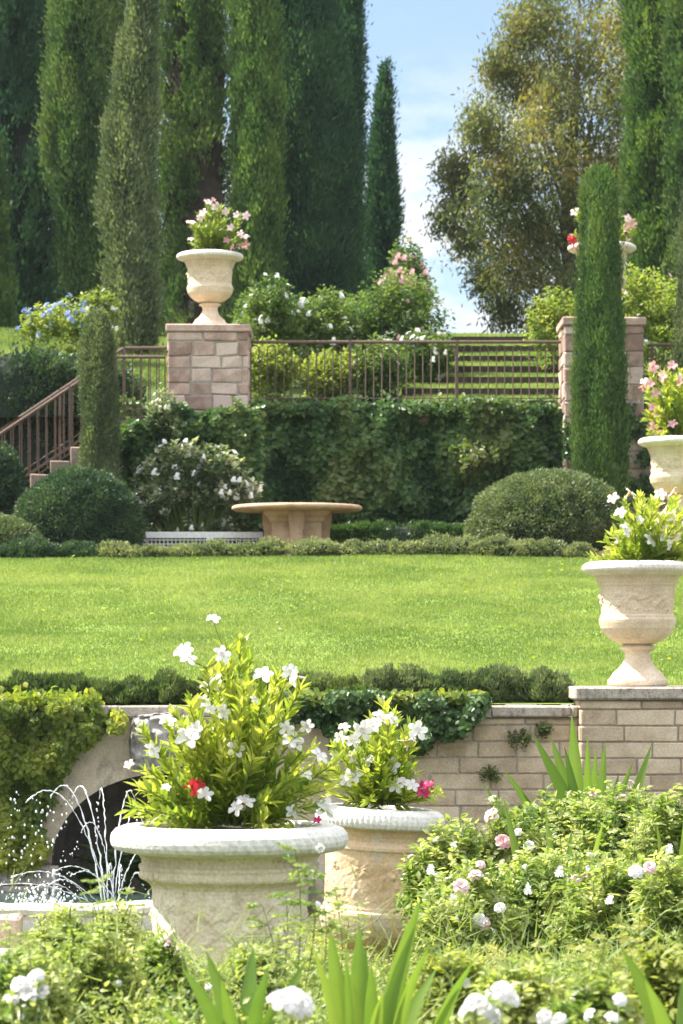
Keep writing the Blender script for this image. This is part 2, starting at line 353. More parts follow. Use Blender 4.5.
def water_mat():
    m, nt = new_mat('water'); L = nt.links.new
    p = nt.nodes.new('ShaderNodeBsdfPrincipled'); p.inputs['Base Color'].default_value = (.04, .07, .06, 1); p.inputs['Roughness'].default_value = .06; p.inputs['IOR'].default_value = 1.33
    n = nt.nodes.new('ShaderNodeTexNoise'); n.inputs['Scale'].default_value = 9; b = nt.nodes.new('ShaderNodeBump'); b.inputs['Strength'].default_value = .6; b.inputs['Distance'].default_value = .05
    L(n.outputs[0], b.inputs['Height']); L(b.outputs[0], p.inputs['Normal'])
    o = nt.nodes.new('ShaderNodeOutputMaterial'); L(p.outputs[0], o.inputs[0]); return m
M['water'] = water_mat()
def spray_mat():
    m, nt = new_mat('spraying_water'); L = nt.links.new
    p = nt.nodes.new('ShaderNodeBsdfPrincipled'); p.inputs['Base Color'].default_value = (.92, .95, .97, 1); p.inputs['Roughness'].default_value = .12; p.inputs['Transmission Weight'].default_value = .35; p.inputs['IOR'].default_value = 1.33
    o = nt.nodes.new('ShaderNodeOutputMaterial'); L(p.outputs[0], o.inputs[0]); return m
M['spray'] = spray_mat()

# ------------------------------------------------------------------ the ground
def sheet(name, xs, ys, zf, mat, parent=None):
    X, Y = np.meshgrid(xs, ys); Z = zf(X, Y)
    V = np.stack([X, Y, Z], -1).reshape(-1, 3); nx = len(xs); ny = len(ys)
    i = np.arange(ny - 1)[:, None]; k = np.arange(nx - 1)[None, :]
    Fq = np.stack([i * nx + k, i * nx + k + 1, (i + 1) * nx + k + 1, (i + 1) * nx + k], -1).reshape(-1, 4)
    return obj(name, mesh_np(name, V, Fq, mat, smooth=True), parent)
nzl = Noise(5, 3, 2)
def rip(X, Y, a): return a * nzl(np.stack([X.ravel(), Y.ravel(), 0 * X.ravel()], 1)).reshape(X.shape)
xs = np.unique(np.concatenate([np.linspace(-160, -12, 12), np.linspace(-12, 12, 61), np.linspace(12, 160, 12)]))
def far_ground(X, Y):
    z = np.where(Y < 26.9, gz(Y), -.15); return z
structure(sheet('ground', xs, np.unique(np.concatenate([np.linspace(-60, 8, 6), np.linspace(8, 26.9, 60)])), lambda X, Y: gz(Y) + rip(X, Y, .012), M['bedsoil']))
structure(sheet('lawn', xs, np.linspace(26.75, 38.4, 40), lambda X, Y: lz(Y) + rip(X, Y, .012), M['lawn']))
structure(sheet('terrace_ground', xs, np.linspace(38.4, 43.3, 8), lambda X, Y: 3.29 + 0 * X, M['bedsoil']))
def upper(X, Y):
    left = np.clip((-3.0 - X) / 3, 0, 1)
    return uz(Y) + left * np.clip(Y - 44, 0, 9) * .022 + rip(X, Y, .02)
structure(sheet('upper_slope', xs, np.unique(np.concatenate([np.linspace(43.15, 60, 40), np.linspace(60, 260, 12)])), upper, M['bank']))

# turf steps up the slope
sx0, sx1 = .9, 4.6
st = thing('turf_steps', 'flight of shallow grass steps with dark edges climbing the slope behind the railing', 'steps')
V = []; Fq = []; mi = []
k = 7; y = 43.75; z = float(uz(43.75)) + .05
for i in range(k):
    a = (y, z); b = (y, z + .13); c = (y + 1.19, z + .13 + .153)
    o = len(V)
    for (yy, zz) in (a, b, c): V += [(sx0, yy, zz), (sx1, yy, zz)]
    Fq += [(o, o + 1, o + 3, o + 2), (o + 2, o + 3, o + 5, o + 4)]; mi += [1, 0]
    y, z = c
o = len(V); V += [(sx0, y, z), (sx1, y, z), (sx1, y + 2, z - .1), (sx0, y + 2, z - .1)]; Fq += [(o, o + 1, o + 2, o + 3)]; mi += [0]
# side skirts
o = len(V); ys_ = [43.75, 43.75 + 1.19 * k]
for sx in (sx0, sx1):
    o = len(V); V += [(sx, 43.75, 5.3), (sx, 43.75, float(uz(43.75)) + .18), (sx, y, z), (sx, y, z - .8)]; Fq += [(o, o + 1, o + 2, o + 3)]; mi += [0]
obj('tread', mesh_np('tread', V, np.array(Fq), [M['lawn'], M['twig']], mi=mi), st)

# grass blades
def grass_patch(n, x0, x1, y0, y1, zf, h, wd, seed, name='grass', mat='grass', mask=None):
    g = np.random.default_rng(seed)
    X = g.uniform(x0, x1, n); Y = g.uniform(y0, y1, n)
    if mask is not None:
        k = mask(X, Y); X = X[k]; Y = Y[k]
    n = len(X)
    P = np.stack([X, Y, zf(X, Y) + rip(X, Y, .012 if name == 'lawn_grass' or zf is gzz else 0) - .004], 1)
    D = np.stack([g.normal(0, .35, n), g.normal(0, .35, n), np.ones(n)], 1)
    nn = Noise(1.7, seed, 3)(P)
    Ln = h * g.uniform(.5, 1.25, n) * (1 + .15 * nn)
    me = leaves(name, P, D, Ln, wd * g.uniform(.7, 1.3, n), M[mat], 'blade', np.clip(g.normal(.47, .22, n) + .12 * nn + .10 * Noise(6, seed + 1, 2)(P), 0, 1), seed=seed)
    return me
gzz = lambda X, Y: gz(Y)
# trapezoid visible area of the lawn
me = grass_patch(430000, -6.2, 6.2, 27.15, 38.35, lambda X, Y: lz(Y), .038, .013, 5, name='lawn_grass', mask=lambda X, Y: (np.abs(X) < .125 * Y + 1.0))
g = np.random.default_rng(71); n = 260; Yq = g.uniform(27.4, 38, n); Xq = g.uniform(-1, 1, n) * (.122 * Yq)
fl_ = leaves('fallen_leaves', np.stack([Xq, Yq, lz(Yq) + .04], 1), g.normal(0, 1, (n, 3)) * [1, 1, .15], .05, .03, M['creeper'], 'round', g.uniform(.7, 1, n), face=np.tile(np.array([0, 0, 1.]), (n, 1)), seed=3)
tag(obj('fallen_leaves', fl_), 'small yellowed leaves scattered over the sunlit lawn', 'fallen leaves', kind='stuff')
tag(obj('lawn_grass', me), 'short mown sunlit grass covering the sloping middle lawn', 'grass', kind='stuff')
def stepz(X, Y):
    i = np.floor((Y - 43.75) / 1.19); f = (Y - 43.75) - i * 1.19
    return float(uz(43.75)) + .05 + i * .283 + .13 + f / 1.19 * .153
me = grass_patch(45000, sx0, sx1, 43.78, 52.0, stepz, .05, .018, 6)
tag(obj('step_grass', me), 'mown grass growing on the turf steps beyond the railing', 'grass', kind='stuff')
me = grass_patch(60000, -9, -2.4, 46, 54, lambda X, Y: upper(X, Y), .07, .022, 8)
tag(obj('slope_grass', me), 'grass on the upper slope at the left under the dark cypresses', 'grass', kind='stuff')
me = grass_patch(30000, -2.4, -1.05, 14.5, 22.9, gzz, .07, .012, 9)
tag(obj('bed_grass', me), 'patch of bright grass between the fountain basin and the large front urn', 'grass', kind='stuff')

# ------------------------------------------------------------------ trees: cypresses
def interp_knots(kn, Y):
    kn = sorted(kn, key=lambda k: -k[0])    # bottom (large py) first
    z = np.array([WZ(k[0], Y) for k in kn]); x = np.array([WX(k[1], Y) for k in kn]); r = np.array([k[2] * Y / F for k in kn])
    return z, x, r
def cypress(name, label, kn, Y, n, mat='cyp_lit', seed=1, sprig=.14, lump=.16, group=None, base=None, inner='core', gaps=0.0, up=1.4, spread=1.0, corek=.72):
    g = np.random.default_rng(seed); n = int(n * 1.7); sprig = sprig * .82
    z, x, r = interp_knots(kn, Y)
    z0 = z[0]; base = z0 if base is None else base
    t = thing(name, label, 'tree', (x[0], Y, base), 0, group)
    z = z - base; x = x - x[0]; rfull = r; r = np.maximum(r - sprig * .42 * spread, r * .55)
    zt = g.uniform(0, 1, n)
    # sample z proportional to radius
    zz = np.linspace(z[0], z[-1], 200); rr = np.interp(zz, z, r); c = np.cumsum(rr + .02); c /= c[-1]
    Z = np.interp(zt, c, zz); Rr = np.interp(Z, z, r); Xc = np.interp(Z, z, x)
    th = g.uniform(0, 2 * np.pi, n)
    Q = np.stack([np.cos(th) * Rr, np.sin(th) * Rr, Z * .38], 1)      # stretched noise: tall lumps
    l1 = Noise(max(.32, r.max() * .75), seed, 3)(Q)
    depth = np.abs(g.normal(0, .10, n)) + .02
    rad = Rr * (1 + lump * 1.25 * np.clip(l1, -2.2, 1.3)) * (1 - depth * spread)
    keep = np.ones(n, bool)
    if gaps > 0:
        l2 = Noise(r.max() * 1.3, seed + 50, 3)(Q); keep = l2 > (-1.6 + gaps * 1.6) * 1.0
    P = np.stack([Xc + np.cos(th) * rad, np.sin(th) * rad, Z], 1)
    D = np.stack([np.cos(th), np.sin(th), np.full(n, up)], 1) + g.normal(0, .42, (n, 3))
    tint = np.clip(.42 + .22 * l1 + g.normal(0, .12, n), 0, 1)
    # gather the sprigs into feathery upward tufts
    kt = max(8, n // 16); ti = g.integers(0, kt, n); ts = sprig * (1.0 + .8 * g.uniform(0, 1, kt))
    tp = g.uniform(-.8, 1.3, kt)[ti] * sprig * .45 * spread
    P0 = P[:kt][ti]; u_ = g.uniform(-1, 1, n); nr = np.stack([np.cos(th[:kt][ti]), np.sin(th[:kt][ti]), np.zeros(n)], 1)
    P = P0 + nr * (tp * (1 - .3 * u_) + .0)[:, None] + g.normal(0, 1, (n, 3)) * [.30, .30, .0] * ts[ti][:, None] * (1 - .45 * u_[:, None]) + np.array([0, 0, 1.]) * (u_ * ts[ti] * .9)[:, None]
    D = nr * .8 + [0, 0, up] + g.normal(0, .42, (n, 3)); keep = keep[:kt][ti]
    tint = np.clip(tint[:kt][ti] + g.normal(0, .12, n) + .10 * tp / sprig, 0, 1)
    P, D, tint = P[keep], D[keep], tint[keep]; m = len(P)
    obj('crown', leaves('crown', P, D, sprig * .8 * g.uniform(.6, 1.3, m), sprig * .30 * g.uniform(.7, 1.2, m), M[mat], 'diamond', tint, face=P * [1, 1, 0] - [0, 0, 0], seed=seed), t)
    # solid inner core; its default colour holds the shade inside the foliage
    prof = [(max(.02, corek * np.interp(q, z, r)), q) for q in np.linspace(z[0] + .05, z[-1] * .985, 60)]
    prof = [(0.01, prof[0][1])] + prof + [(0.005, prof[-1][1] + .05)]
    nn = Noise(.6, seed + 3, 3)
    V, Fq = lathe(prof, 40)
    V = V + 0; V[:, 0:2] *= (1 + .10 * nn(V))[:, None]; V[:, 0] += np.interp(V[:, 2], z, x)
    obj('inner_core', mesh_np('inner_core', V, Fq, M[inner], smooth=False, tint=np.full(len(V), .5)), t)
    if base < z0 - .02 or True:
        mb = MB(); rt = max(.05, .12 * r.max())
        mb.tube([(0, 0, -.15), (0, 0, .4), (np.interp(1.5, z, x), 0, 1.5)], [rt * 1.3, rt, rt * .8], 8)
        mb.build('trunk', M['wood'], t, True)
    return t
G1 = 'tall cypresses behind the upper terrace'
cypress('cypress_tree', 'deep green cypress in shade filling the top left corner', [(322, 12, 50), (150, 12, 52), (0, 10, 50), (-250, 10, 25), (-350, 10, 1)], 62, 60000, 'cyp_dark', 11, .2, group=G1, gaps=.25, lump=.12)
cypress('cypress_tree', 'narrow young cypress touching the left edge in front of the dark corner cypress', [(345, -14, 24), (200, -12, 18), (120, -10, 2)], 56, 12000, 'cyp_bright', 12, .16, group=G1)
cypress('cypress_tree', 'sunlit columnar cypress second tall one from the left, leaning slightly', [(318, 92, 15), (280, 87, 21), (150, 79, 33), (50, 84, 34), (0, 88, 33), (-150, 92, 22), (-260, 95, 1)], 56, 75000, 'cyp_lit', 13, .15, lump=.13, group=G1)
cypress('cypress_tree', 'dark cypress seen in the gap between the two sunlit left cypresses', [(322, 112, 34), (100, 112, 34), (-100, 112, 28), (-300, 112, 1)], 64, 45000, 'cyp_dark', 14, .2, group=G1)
cypress('cypress_tree', 'grey green cypress with a tapering sunlit left flank, just left of the brown gapped cypress', [(352, 134, 18), (300, 133, 22), (200, 128, 25), (120, 131, 21), (50, 138, 15), (0, 143, 11), (-60, 147, 1)], 50, 75000, 'cyp_olive', 15, .14, lump=.14, group=G1, base=upper(np.array([[-3.5]]), np.array([[50.]]))[0, 0] - .1)
cypress('cypress_tree', 'wide cypress with bare brown branches showing through its middle, behind the left pier urn', [(330, 196, 52), (150, 196, 54), (0, 196, 50), (-150, 190, 36), (-300, 190, 1)], 58, 52000, 'cyp_lit', 16, .17, lump=.24, group=G1, gaps=.5, inner='twig', spread=1.6, corek=.55)
cypress('cypress_tree', 'smooth mid green cypress just right of the left pier urn', [(322, 256, 21), (180, 258, 24), (60, 256, 24), (0, 254, 24), (-150, 248, 17), (-280, 240, 1)], 55, 50000, 'cyp_bright', 17, .15, lump=.10, group=G1, up=2.2)
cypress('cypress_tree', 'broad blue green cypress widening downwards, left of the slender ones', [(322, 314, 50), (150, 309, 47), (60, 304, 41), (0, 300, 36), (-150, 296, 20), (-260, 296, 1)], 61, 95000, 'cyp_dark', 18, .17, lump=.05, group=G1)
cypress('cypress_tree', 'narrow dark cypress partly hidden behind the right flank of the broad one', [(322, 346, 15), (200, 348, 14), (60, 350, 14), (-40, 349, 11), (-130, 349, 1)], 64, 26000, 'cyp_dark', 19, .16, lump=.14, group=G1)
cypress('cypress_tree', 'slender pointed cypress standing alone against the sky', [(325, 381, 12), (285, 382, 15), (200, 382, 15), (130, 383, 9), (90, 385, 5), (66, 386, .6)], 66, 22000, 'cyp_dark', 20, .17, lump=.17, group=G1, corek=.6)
cypress('cypress_tree', 'tall shaggy sunlit cypress near the right edge behind the eucalyptus', [(335, 652, 24), (200, 654, 26), (100, 656, 28), (0, 652, 25), (-150, 650, 14), (-240, 650, 1)], 54, 60000, 'cyp_bright', 21, .15, lump=.2, group=G1, gaps=.35, inner='twig')
cypress('cypress_tree', 'tall loose cypress cut off by the right edge of the photo', [(335, 694, 24), (200, 696, 26), (60, 694, 26), (-150, 690, 14), (-240, 690, 1)], 53, 45000, 'cyp_lit', 22, .15, lump=.2, group=G1, gaps=.45, inner='twig')
# nearer small cypresses
z_ = 3.29
cypress('cypress_tree', 'clipped grey green cypress beside the stair railing on the left', [(569, 98, 17), (470, 99, 19), (400, 99, 18), (340, 98, 15), (322, 98, 10), (312, 98, 2)], 41.3, 42000, 'cyp_olive', 31, .075, lump=.09, up=1.2)
cypress('cypress_tree', 'bright green column cypress hiding the right pier urn', [(560, 601, 25), (450, 600, 26), (380, 599, 25), (300, 600, 21), (220, 600, 18.5), (190, 600, 17.5), (180, 600, 14), (172, 600, 7)], 41.3, 90000, 'cyp_bright', 32, .085, lump=.06, up=2.6)
cypress('cypress_tree', 'small soft grey green cypress at the right edge beside the right pier', [(560, 692, 16), (400, 691, 16), (300, 689, 13), (220, 688, 8), (180, 688, 1)], 42.2, 30000, 'cyp_olive', 33, .08, lump=.08, up=1.8)

# eucalyptus
def eucalyptus():
    g = np.random.default_rng(40); Y = 60.0
    bx, bz = WX(575, Y), float(upper(np.array([[4.7]]), np.array([[60.]]))[0, 0])
    t = thing('eucalyptus_tree', 'loose airy tree with olive and rusty yellow leaves against the sky', 'tree', (bx, Y, bz - .1))
    blobs = [(560, 60, 48), (605, 40, 45), (525, 85, 38), (492, 140, 28), (540, 145, 46), (600, 145, 45), (462, 190, 22), (500, 205, 36), (556, 220, 44), (610, 230, 36),
             (515, 265, 30), (560, 288, 34), (470, 235, 20), (505, 305, 16), (540, 5, 36), (444, 214, 9), (600, 300, 28), (580, -40, 50), (625, 90, 35), (455, 165, 16), (478, 118, 18),
             (540, 318, 14), (497, 60, 16), (620, 170, 30), (520, 30, 20), (488, 272, 16), (630, 290, 30), (505, 175, 30), (640, 20, 40), (548, 100, 30), (530, 235, 30), (585, 180, 34)]
    br = MB(); P = []; T_ = []
    fork = np.array([-.15, 0, 2.5])
    br.tube([(0, 0, 0), (.1, 0, 1.2), fork, (-.1, .1, 4.5), (.1, 0, 6.5)], [.2, .17, .15, .1, .05], 8)
    for i, (px, py, r) in enumerate(blobs):
        Yb = Y + g.uniform(-1.3, 1.3)
        c = np.array([WX(px, Yb) - bx, Yb - Y, WZ(py, Yb) - bz]); rr = r * Y / F
        sz = max(1.2, min(c[2] * .45, 6)); s0 = np.array([0, 0, sz]) 
        mid = (s0 + c) / 2 + g.normal(0, .12, 3) + [0, 0, .15]
        br.tube([s0, mid, c, c + g.normal(0, rr * .5, 3)], [.045, .028, .014, .006], 5)
        ns = int(14 + r * 1.75)
        for _ in range(ns):
            d = nrm(g.normal(size=3)); q = c + d * rr * g.uniform(.35, 1.08)
            if g.uniform() < .35: br.tube([c + d * rr * .2, q], [.012, .006], 3, caps=False)
            mleaf = int(g.uniform(18, 44)); s_ = .15
            pp = q + g.normal(0, [s_, s_, s_ * 1.15], (mleaf, 3)); P.append(pp)
            T_.append(np.full(mleaf, np.clip(.28 + .0013 * (220 - py) + g.normal(0, .2) + .12 * math.sin(i * 2.1), 0, .9)) + g.normal(0, .1, mleaf))
    P = np.concatenate(P); T_ = np.concatenate(T_); n = len(P)
    D = np.stack([g.normal(0, .55, n), g.normal(0, .55, n), g.normal(-.7, .5, n)], 1)
    obj('crown', leaves('crown', P, D, g.uniform(.09, .17, n), g.uniform(.028, .045, n), M['euc'], 'diamond', T_, seed=41), t)
    br.build('trunk', M['wood'], t, True)
eucalyptus()

# ------------------------------------------------------------------ flowers (shared meshes)
def flower_mesh(name, kind, mat, r=.045):
    V = []; Fs = []; T_ = []; mi = []
    def petal(a, tilt, L_, Wd, lift=0, curl=.2, t=.6):
        o = len(V); d = np.array([math.cos(a), math.sin(a), 0]); s = np.array([-math.sin(a), math.cos(a), 0]); u = np.array([0, 0, 1.])
        dd = d * math.cos(tilt) + u * math.sin(tilt); nn = -d * math.sin(tilt) + u * math.cos(tilt)
        rows = [(0, .12, 0), (.35, .38, 0), (.7, .5, curl * .35), (1.0, .22, -curl * .3)]
        for (f, wv, h) in rows:
            for sgn in (-1, 0, 1): V.append(u * lift + dd * f * L_ + s * sgn * wv * Wd + nn * (h * L_ + (abs(sgn) * .10 * Wd))); T_.append(t)
        for i in range(3):
            for j in range(2): q = o + i * 3 + j; Fs.append((q, q + 1, q + 4, q + 3)); mi.append(0)
    if kind == 'trumpet':
        for k in range(5): petal(k * 1.2566 + .1 + random.uniform(-.12, .12), .25 + random.uniform(-.25, .2), r * random.uniform(1.0, 1.25), r * .78, r * .2, random.uniform(0, .5), random.random())
        seg = 8; o = len(V)
        for (rr, z) in ((.34 * r, r * .28), (.16 * r, -.2 * r), (.07 * r, -.9 * r)):
            for k in range(seg): V.append(np.array([rr * math.cos(k * 6.283 / seg), rr * math.sin(k * 6.283 / seg), z])); T_.append(.3)
        for i in range(2):
            for k in range(seg): Fs.append((o + i * seg + k, o + i * seg + (k + 1) % seg, o + (i + 1) * seg + (k + 1) % seg, o + (i + 1) * seg + k)); mi.append(1 if i == 0 else 0)
    elif kind == 'rose':
        for lay, (cnt, tilt, sc_, lf) in enumerate(((7, .15, 1, 0), (6, .55, .85, .05), (5, .95, .65, .08), (4, 1.25, .45, .1))):
            for k in range(cnt): petal(k * 6.283 / cnt + lay * .5, tilt + random.uniform(-.15, .15), r * sc_, r * sc_ * .95, r * lf, .5, random.random())
    elif kind == 'cluster':
        for k in range(9):
            c = nrm(np.random.default_rng(k).normal(size=3)) * r * .6; c[2] = abs(c[2]) * .6
            for q in range(5):
                o = len(V); a = q * 1.2566 + k
                d = np.array([math.cos(a), math.sin(a), .3]); s = np.array([-math.sin(a), math.cos(a), 0]); L_ = r * .42
                for v in (c, c + d * L_ * .6 - s * L_ * .35, c + d * L_, c + d * L_ * .6 + s * L_ * .35): V.append(v); T_.append(random.random())
                Fs.append((o, o + 1, o + 2, o + 3)); mi.append(0)
    me = mesh_np(name, np.array(V), np.array(Fs), [mat, M['yellow']] if kind == 'trumpet' else mat, smooth=True, tint=T_, mi=mi)
    return me
FL = {}
for c in ('white', 'pink', 'pale', 'red', 'magenta'):
    FL['trumpet_' + c] = flower_mesh('flower', 'trumpet', M['petal_' + c], .045)
for c in ('white', 'pale', 'pink'):
    FL['rose_' + c] = flower_mesh('flower', 'rose', M['petal_' + c], .05)
for c in ('white', 'pink', 'blue', 'pale'):
    FL['cluster_' + c] = flower_mesh('flower', 'cluster', M['petal_' + c], .05)
def add_flower(parent, key, loc, face=None, sc_=1.0, g=None):
    d = Vector(face if face is not None else (0, -1, .4))
    if g is not None: d = d.normalized() + Vector(g.normal(0, .35, 3))
    q = d.to_track_quat('Z', 'Y').to_euler()
    return obj('flower', FL[key], parent, loc, q, sc_)

# ------------------------------------------------------------------ shrubs
def bush(name, label, cat, c, rad, n, mat, leaf, seed, base=None, lump=.12, core=.8, shape='diamond', flowers=(), group=None, asp=.5, k=0, up=.4, flat=0.0, nl=None, corename='inner_core'):
    """c = centre (world), rad = (rx,ry,rz). leaves in the outer shell of a lumpy ellipsoid"""
    g = np.random.default_rng(seed); c = np.array(c, float); rad = np.array(rad, float)
    base = c[2] - rad[2] if base is None else base
    t = thing(name, label, cat, (c[0], c[1], base), 0, group)
    cc = np.array([0, 0, c[2] - base])
    nn = Noise(nl or max(.25, rad.min() * .7), seed, 3)
    d = nrm(g.normal(size=(n * 2, 3)))
    if flat: d[:, :] = np.sign(d) * np.abs(d) ** (1 - flat); d = d / (np.max(np.abs(d), axis=1, keepdims=True) ** flat) / (np.linalg.norm(d, axis=1, keepdims=True) ** (1 - flat))
    l = nn(d * rad)
    P = cc + d * rad * (1 + lump * l[:, None]) * (1 - np.abs(g.normal(0, .09, (n * 2, 1))))
    ok = P[:, 2] > .0; P = P[ok][:n]; d = d[ok][:n]; l = l[ok][:n]; m = len(P)
    D = d * .9 + [0, 0, up] + g.normal(0, .55, (m, 3))
    obj('foliage', leaves('foliage', P, D, leaf * g.uniform(.6, 1.3, m), leaf * asp * g.uniform(.7, 1.2, m), M[mat], shape, np.clip(.45 + .15 * l + g.normal(0, .2, m), 0, 1), face=d, seed=seed), t)
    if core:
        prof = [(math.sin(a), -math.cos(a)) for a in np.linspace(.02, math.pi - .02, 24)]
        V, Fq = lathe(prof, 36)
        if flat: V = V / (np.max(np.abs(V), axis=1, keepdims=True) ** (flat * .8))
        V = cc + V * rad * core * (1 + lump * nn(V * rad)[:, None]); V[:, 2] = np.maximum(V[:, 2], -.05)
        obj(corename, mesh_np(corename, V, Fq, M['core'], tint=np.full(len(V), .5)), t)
    for (key, cnt, s_) in flowers:
        for q in range(cnt):
            a = g.uniform(0, 2 * np.pi); e = g.uniform(-.1, 1.35)
            dd = np.array([math.cos(a) * math.cos(e), -abs(math.sin(a) * math.cos(e)), math.sin(e)]); lp = cc + dd * rad * (1 + lump * nn((dd * rad)[None])[0]) * 1.02
            add_flower(t, key, lp, dd + np.array([0, -.3, .4]), s_ * g.uniform(.75, 1.2), g)
    return t

def clumpy(name, label, cat, c, rad, ncl, per, mat, leaf, seed, base, shape='leaf', flowers=(), group=None, asp=.5, csz=.12, parent=None, stems=True, droop=0.0):
    """open bush made of leafy twigs"""
    g = np.random.default_rng(seed); c = np.array(c, float); rad = np.array(rad, float)
    t = thing(name, label, cat, (c[0], c[1], base), 0, group); cc = np.array([0, 0, c[2] - base])
    P = []; D = []; T_ = []; mb = MB(); tips = []
    for i in range(ncl):
        d = nrm(g.normal(size=3)); d[2] = abs(d[2]) if g.uniform() < .65 else d[2]
        q = cc + d * rad * g.uniform(.35, 1.05) ** .6
        if q[2] < .05: q[2] = .05 + g.uniform(0, .1)
        root = np.array([q[0] * .15, q[1] * .15, 0])
        ax = nrm(d * .6 + np.array([0, 0, .9]) + g.normal(0, .35, 3)) * csz * 2
        st_ = q - ax * .5; en = q + ax * .5; tips.append((en, d))
        if stems and i % 2 == 0:
            mid = root * .4 + st_ * .6 + np.array([0, 0, .05]); mb.tube([root, mid, st_, en], [.007, .005, .004, .002], 4, caps=False)
        u = g.uniform(0, 1, per)[:, None]; a = g.uniform(0, 6.28, per)
        sid = nrm(np.cross(np.broadcast_to(ax, (per, 3)), g.normal(size=(per, 3))))
        P.append(st_ + ax * u + sid * csz * .25 * g.uniform(0, 1, (per, 1)))
        D.append(sid + nrm(ax) * .5 - np.array([0, 0, droop])); T_.append(np.clip(g.normal(.45, .12) + u[:, 0] * .25 + g.normal(0, .12, per), 0, 1))
    P = np.concatenate(P); D = np.concatenate(D); T_ = np.concatenate(T_); m = len(P)
    up_ = np.tile(np.array([0, 0, 1.]), (m, 1))
    obj('foliage', leaves('foliage', P, D, leaf * g.uniform(.6, 1.25, m), leaf * asp * g.uniform(.75, 1.2, m), M[mat], shape, T_, face=up_ + D * .2, seed=seed), t)
    if stems: mb.build('stem', M['stem'], t, True)
    tips = [x for x in tips if x[1][1] < .35] or tips
    for (key, cnt, s_) in flowers:
        for q in range(cnt):
            en, d = tips[int(g.integers(len(tips)))]
            add_flower(t, key, en + g.normal(0, .02, 3), d + np.array([0, -.4, .5]), s_ * g.uniform(.7, 1.2), g)
    return t

# foot of the far trees
bush('hedge_bank', 'dark shrub mass closing the gaps at the foot of the left cypresses', 'shrub', (WX(95, 68), 68, 9.2), (4.2, .8, 1.7), 30000, 'cyp_dark', .16, 29, base=7.9, lump=.15, core=.85)
# clipped mounds on the terrace
def mound(label, px0, px1, ptop, pbot, Y, mat, seed, n=26000):
    cx = WX((px0 + px1) / 2, Y); rx = (px1 - px0) / 2 * Y / F; zt = WZ(ptop, Y); zb = 3.29
    h = zt - zb
    return bush('clipped_shrub', label, 'shrub', (cx, Y, zb + h * .36), (rx, rx * .9, h * .64), n, mat, .05, seed, base=zb, lump=.018, core=.92, asp=.45, nl=.35, up=.2)
mound('large round clipped shrub in shade at the left end of the terrace', 15, 143, 469, 560, 40.2, 'bush_shaded', 51, 42000)
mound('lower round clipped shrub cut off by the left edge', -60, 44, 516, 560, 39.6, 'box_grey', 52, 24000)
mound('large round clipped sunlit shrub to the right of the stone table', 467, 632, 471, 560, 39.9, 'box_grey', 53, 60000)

# far hedge along the lawn's top edge
ORD = ['first', 'second', 'third', 'fourth', 'fifth', 'sixth', 'seventh', 'eighth', 'ninth', 'tenth', 'eleventh', 'twelfth', 'thirteenth', 'fourteenth', 'fifteenth', 'sixteenth', 'seventeenth', 'eighteenth']
hx = [(-35, 40), (28, 34), (78, 22), (112, 20), (145, 24), (182, 22), (218, 26), (262, 30), (314, 26), (355, 24), (396, 28), (445, 32), (497, 26), (538, 24), (575, 18)]
for i, (px, hw) in enumerate(hx):
    Y = 38.55 + random.uniform(-.05, .05); ht = .21 + random.uniform(-.06, .07)
    bush('box_plant', ORD[i] + ' low box plant from the left in the edging row between lawn and terrace', 'hedge plant', (WX(px, Y), Y, 3.28 + ht * .45), (hw * Y / F * .9, .2, ht * .6), 2400, 'box_pale' if i > 2 else 'bush_shaded', .045, 60 + i, base=3.27, lump=.22, core=.7, group='low box edging at the top of the lawn', up=.8)
# hedge behind the coping of the brick wall (near edge of the lawn)
hx2 = [(30, 26, 0), (75, 30, 0), (122, 30, 0), (168, 28, 0), (215, 28, 0), (262, 28, 0), (305, 28, 0), (348, 24, 0), (388, 22, 1), (424, 19, 1), (458, 20, 1), (494, 24, 1), (546, 24, 1), (-20, 28, 0)]
for i, (px, hw, kd) in enumerate(sorted(hx2)):
    Y = 27.1 + random.uniform(-.03, .03); ht = (.23 if kd == 0 else .30) + random.uniform(-.03, .03)
    bush('box_plant', ORD[i] + ' clipped box plant from the left in the row above the brick wall', 'hedge plant', (WX(px, Y), Y, 1.60 + ht * .42), (hw * Y / F * 1.12, .17, ht * .6), 3800, 'box' if kd == 0 else 'box_grey', .045, 90 + i, base=1.60, lump=.2, core=.72, group='box hedge behind the wall coping', up=1.6, asp=.35)
# brownish clipped plant next to the pedestal of the right urn
# dark low hedge in front of the ivy wall
bush('clipped_hedge', 'low dark clipped hedge at the foot of the ivy wall, right of the table', 'hedge', (WX(402, 42.0), 42.0, 3.45), (1.25, .35, .48), 22000, 'ivy_deep', .05, 120, base=3.29, lump=.03, core=.9, flat=.5)
# left hedge behind the stair, its shade put into the leaf colour
bush('clipped_hedge', 'tall dark hedge bank behind the stair railing at the left', 'hedge', (WX(5, 44.0), 43.98, 4.95), (2.15, .5, 1.62), 52000, 'bush_shaded', .08, 121, base=3.6, lump=.05, core=.9, flat=.4)
bush('leafy_shrub', 'dark rounded shrub below the stairs at the far left edge', 'shrub', (WX(-6, 41.2), 41.2, 4.35), (.42, .4, .6), 8000, 'bush_shaded', .06, 122, base=3.29, lump=.1, core=.85)

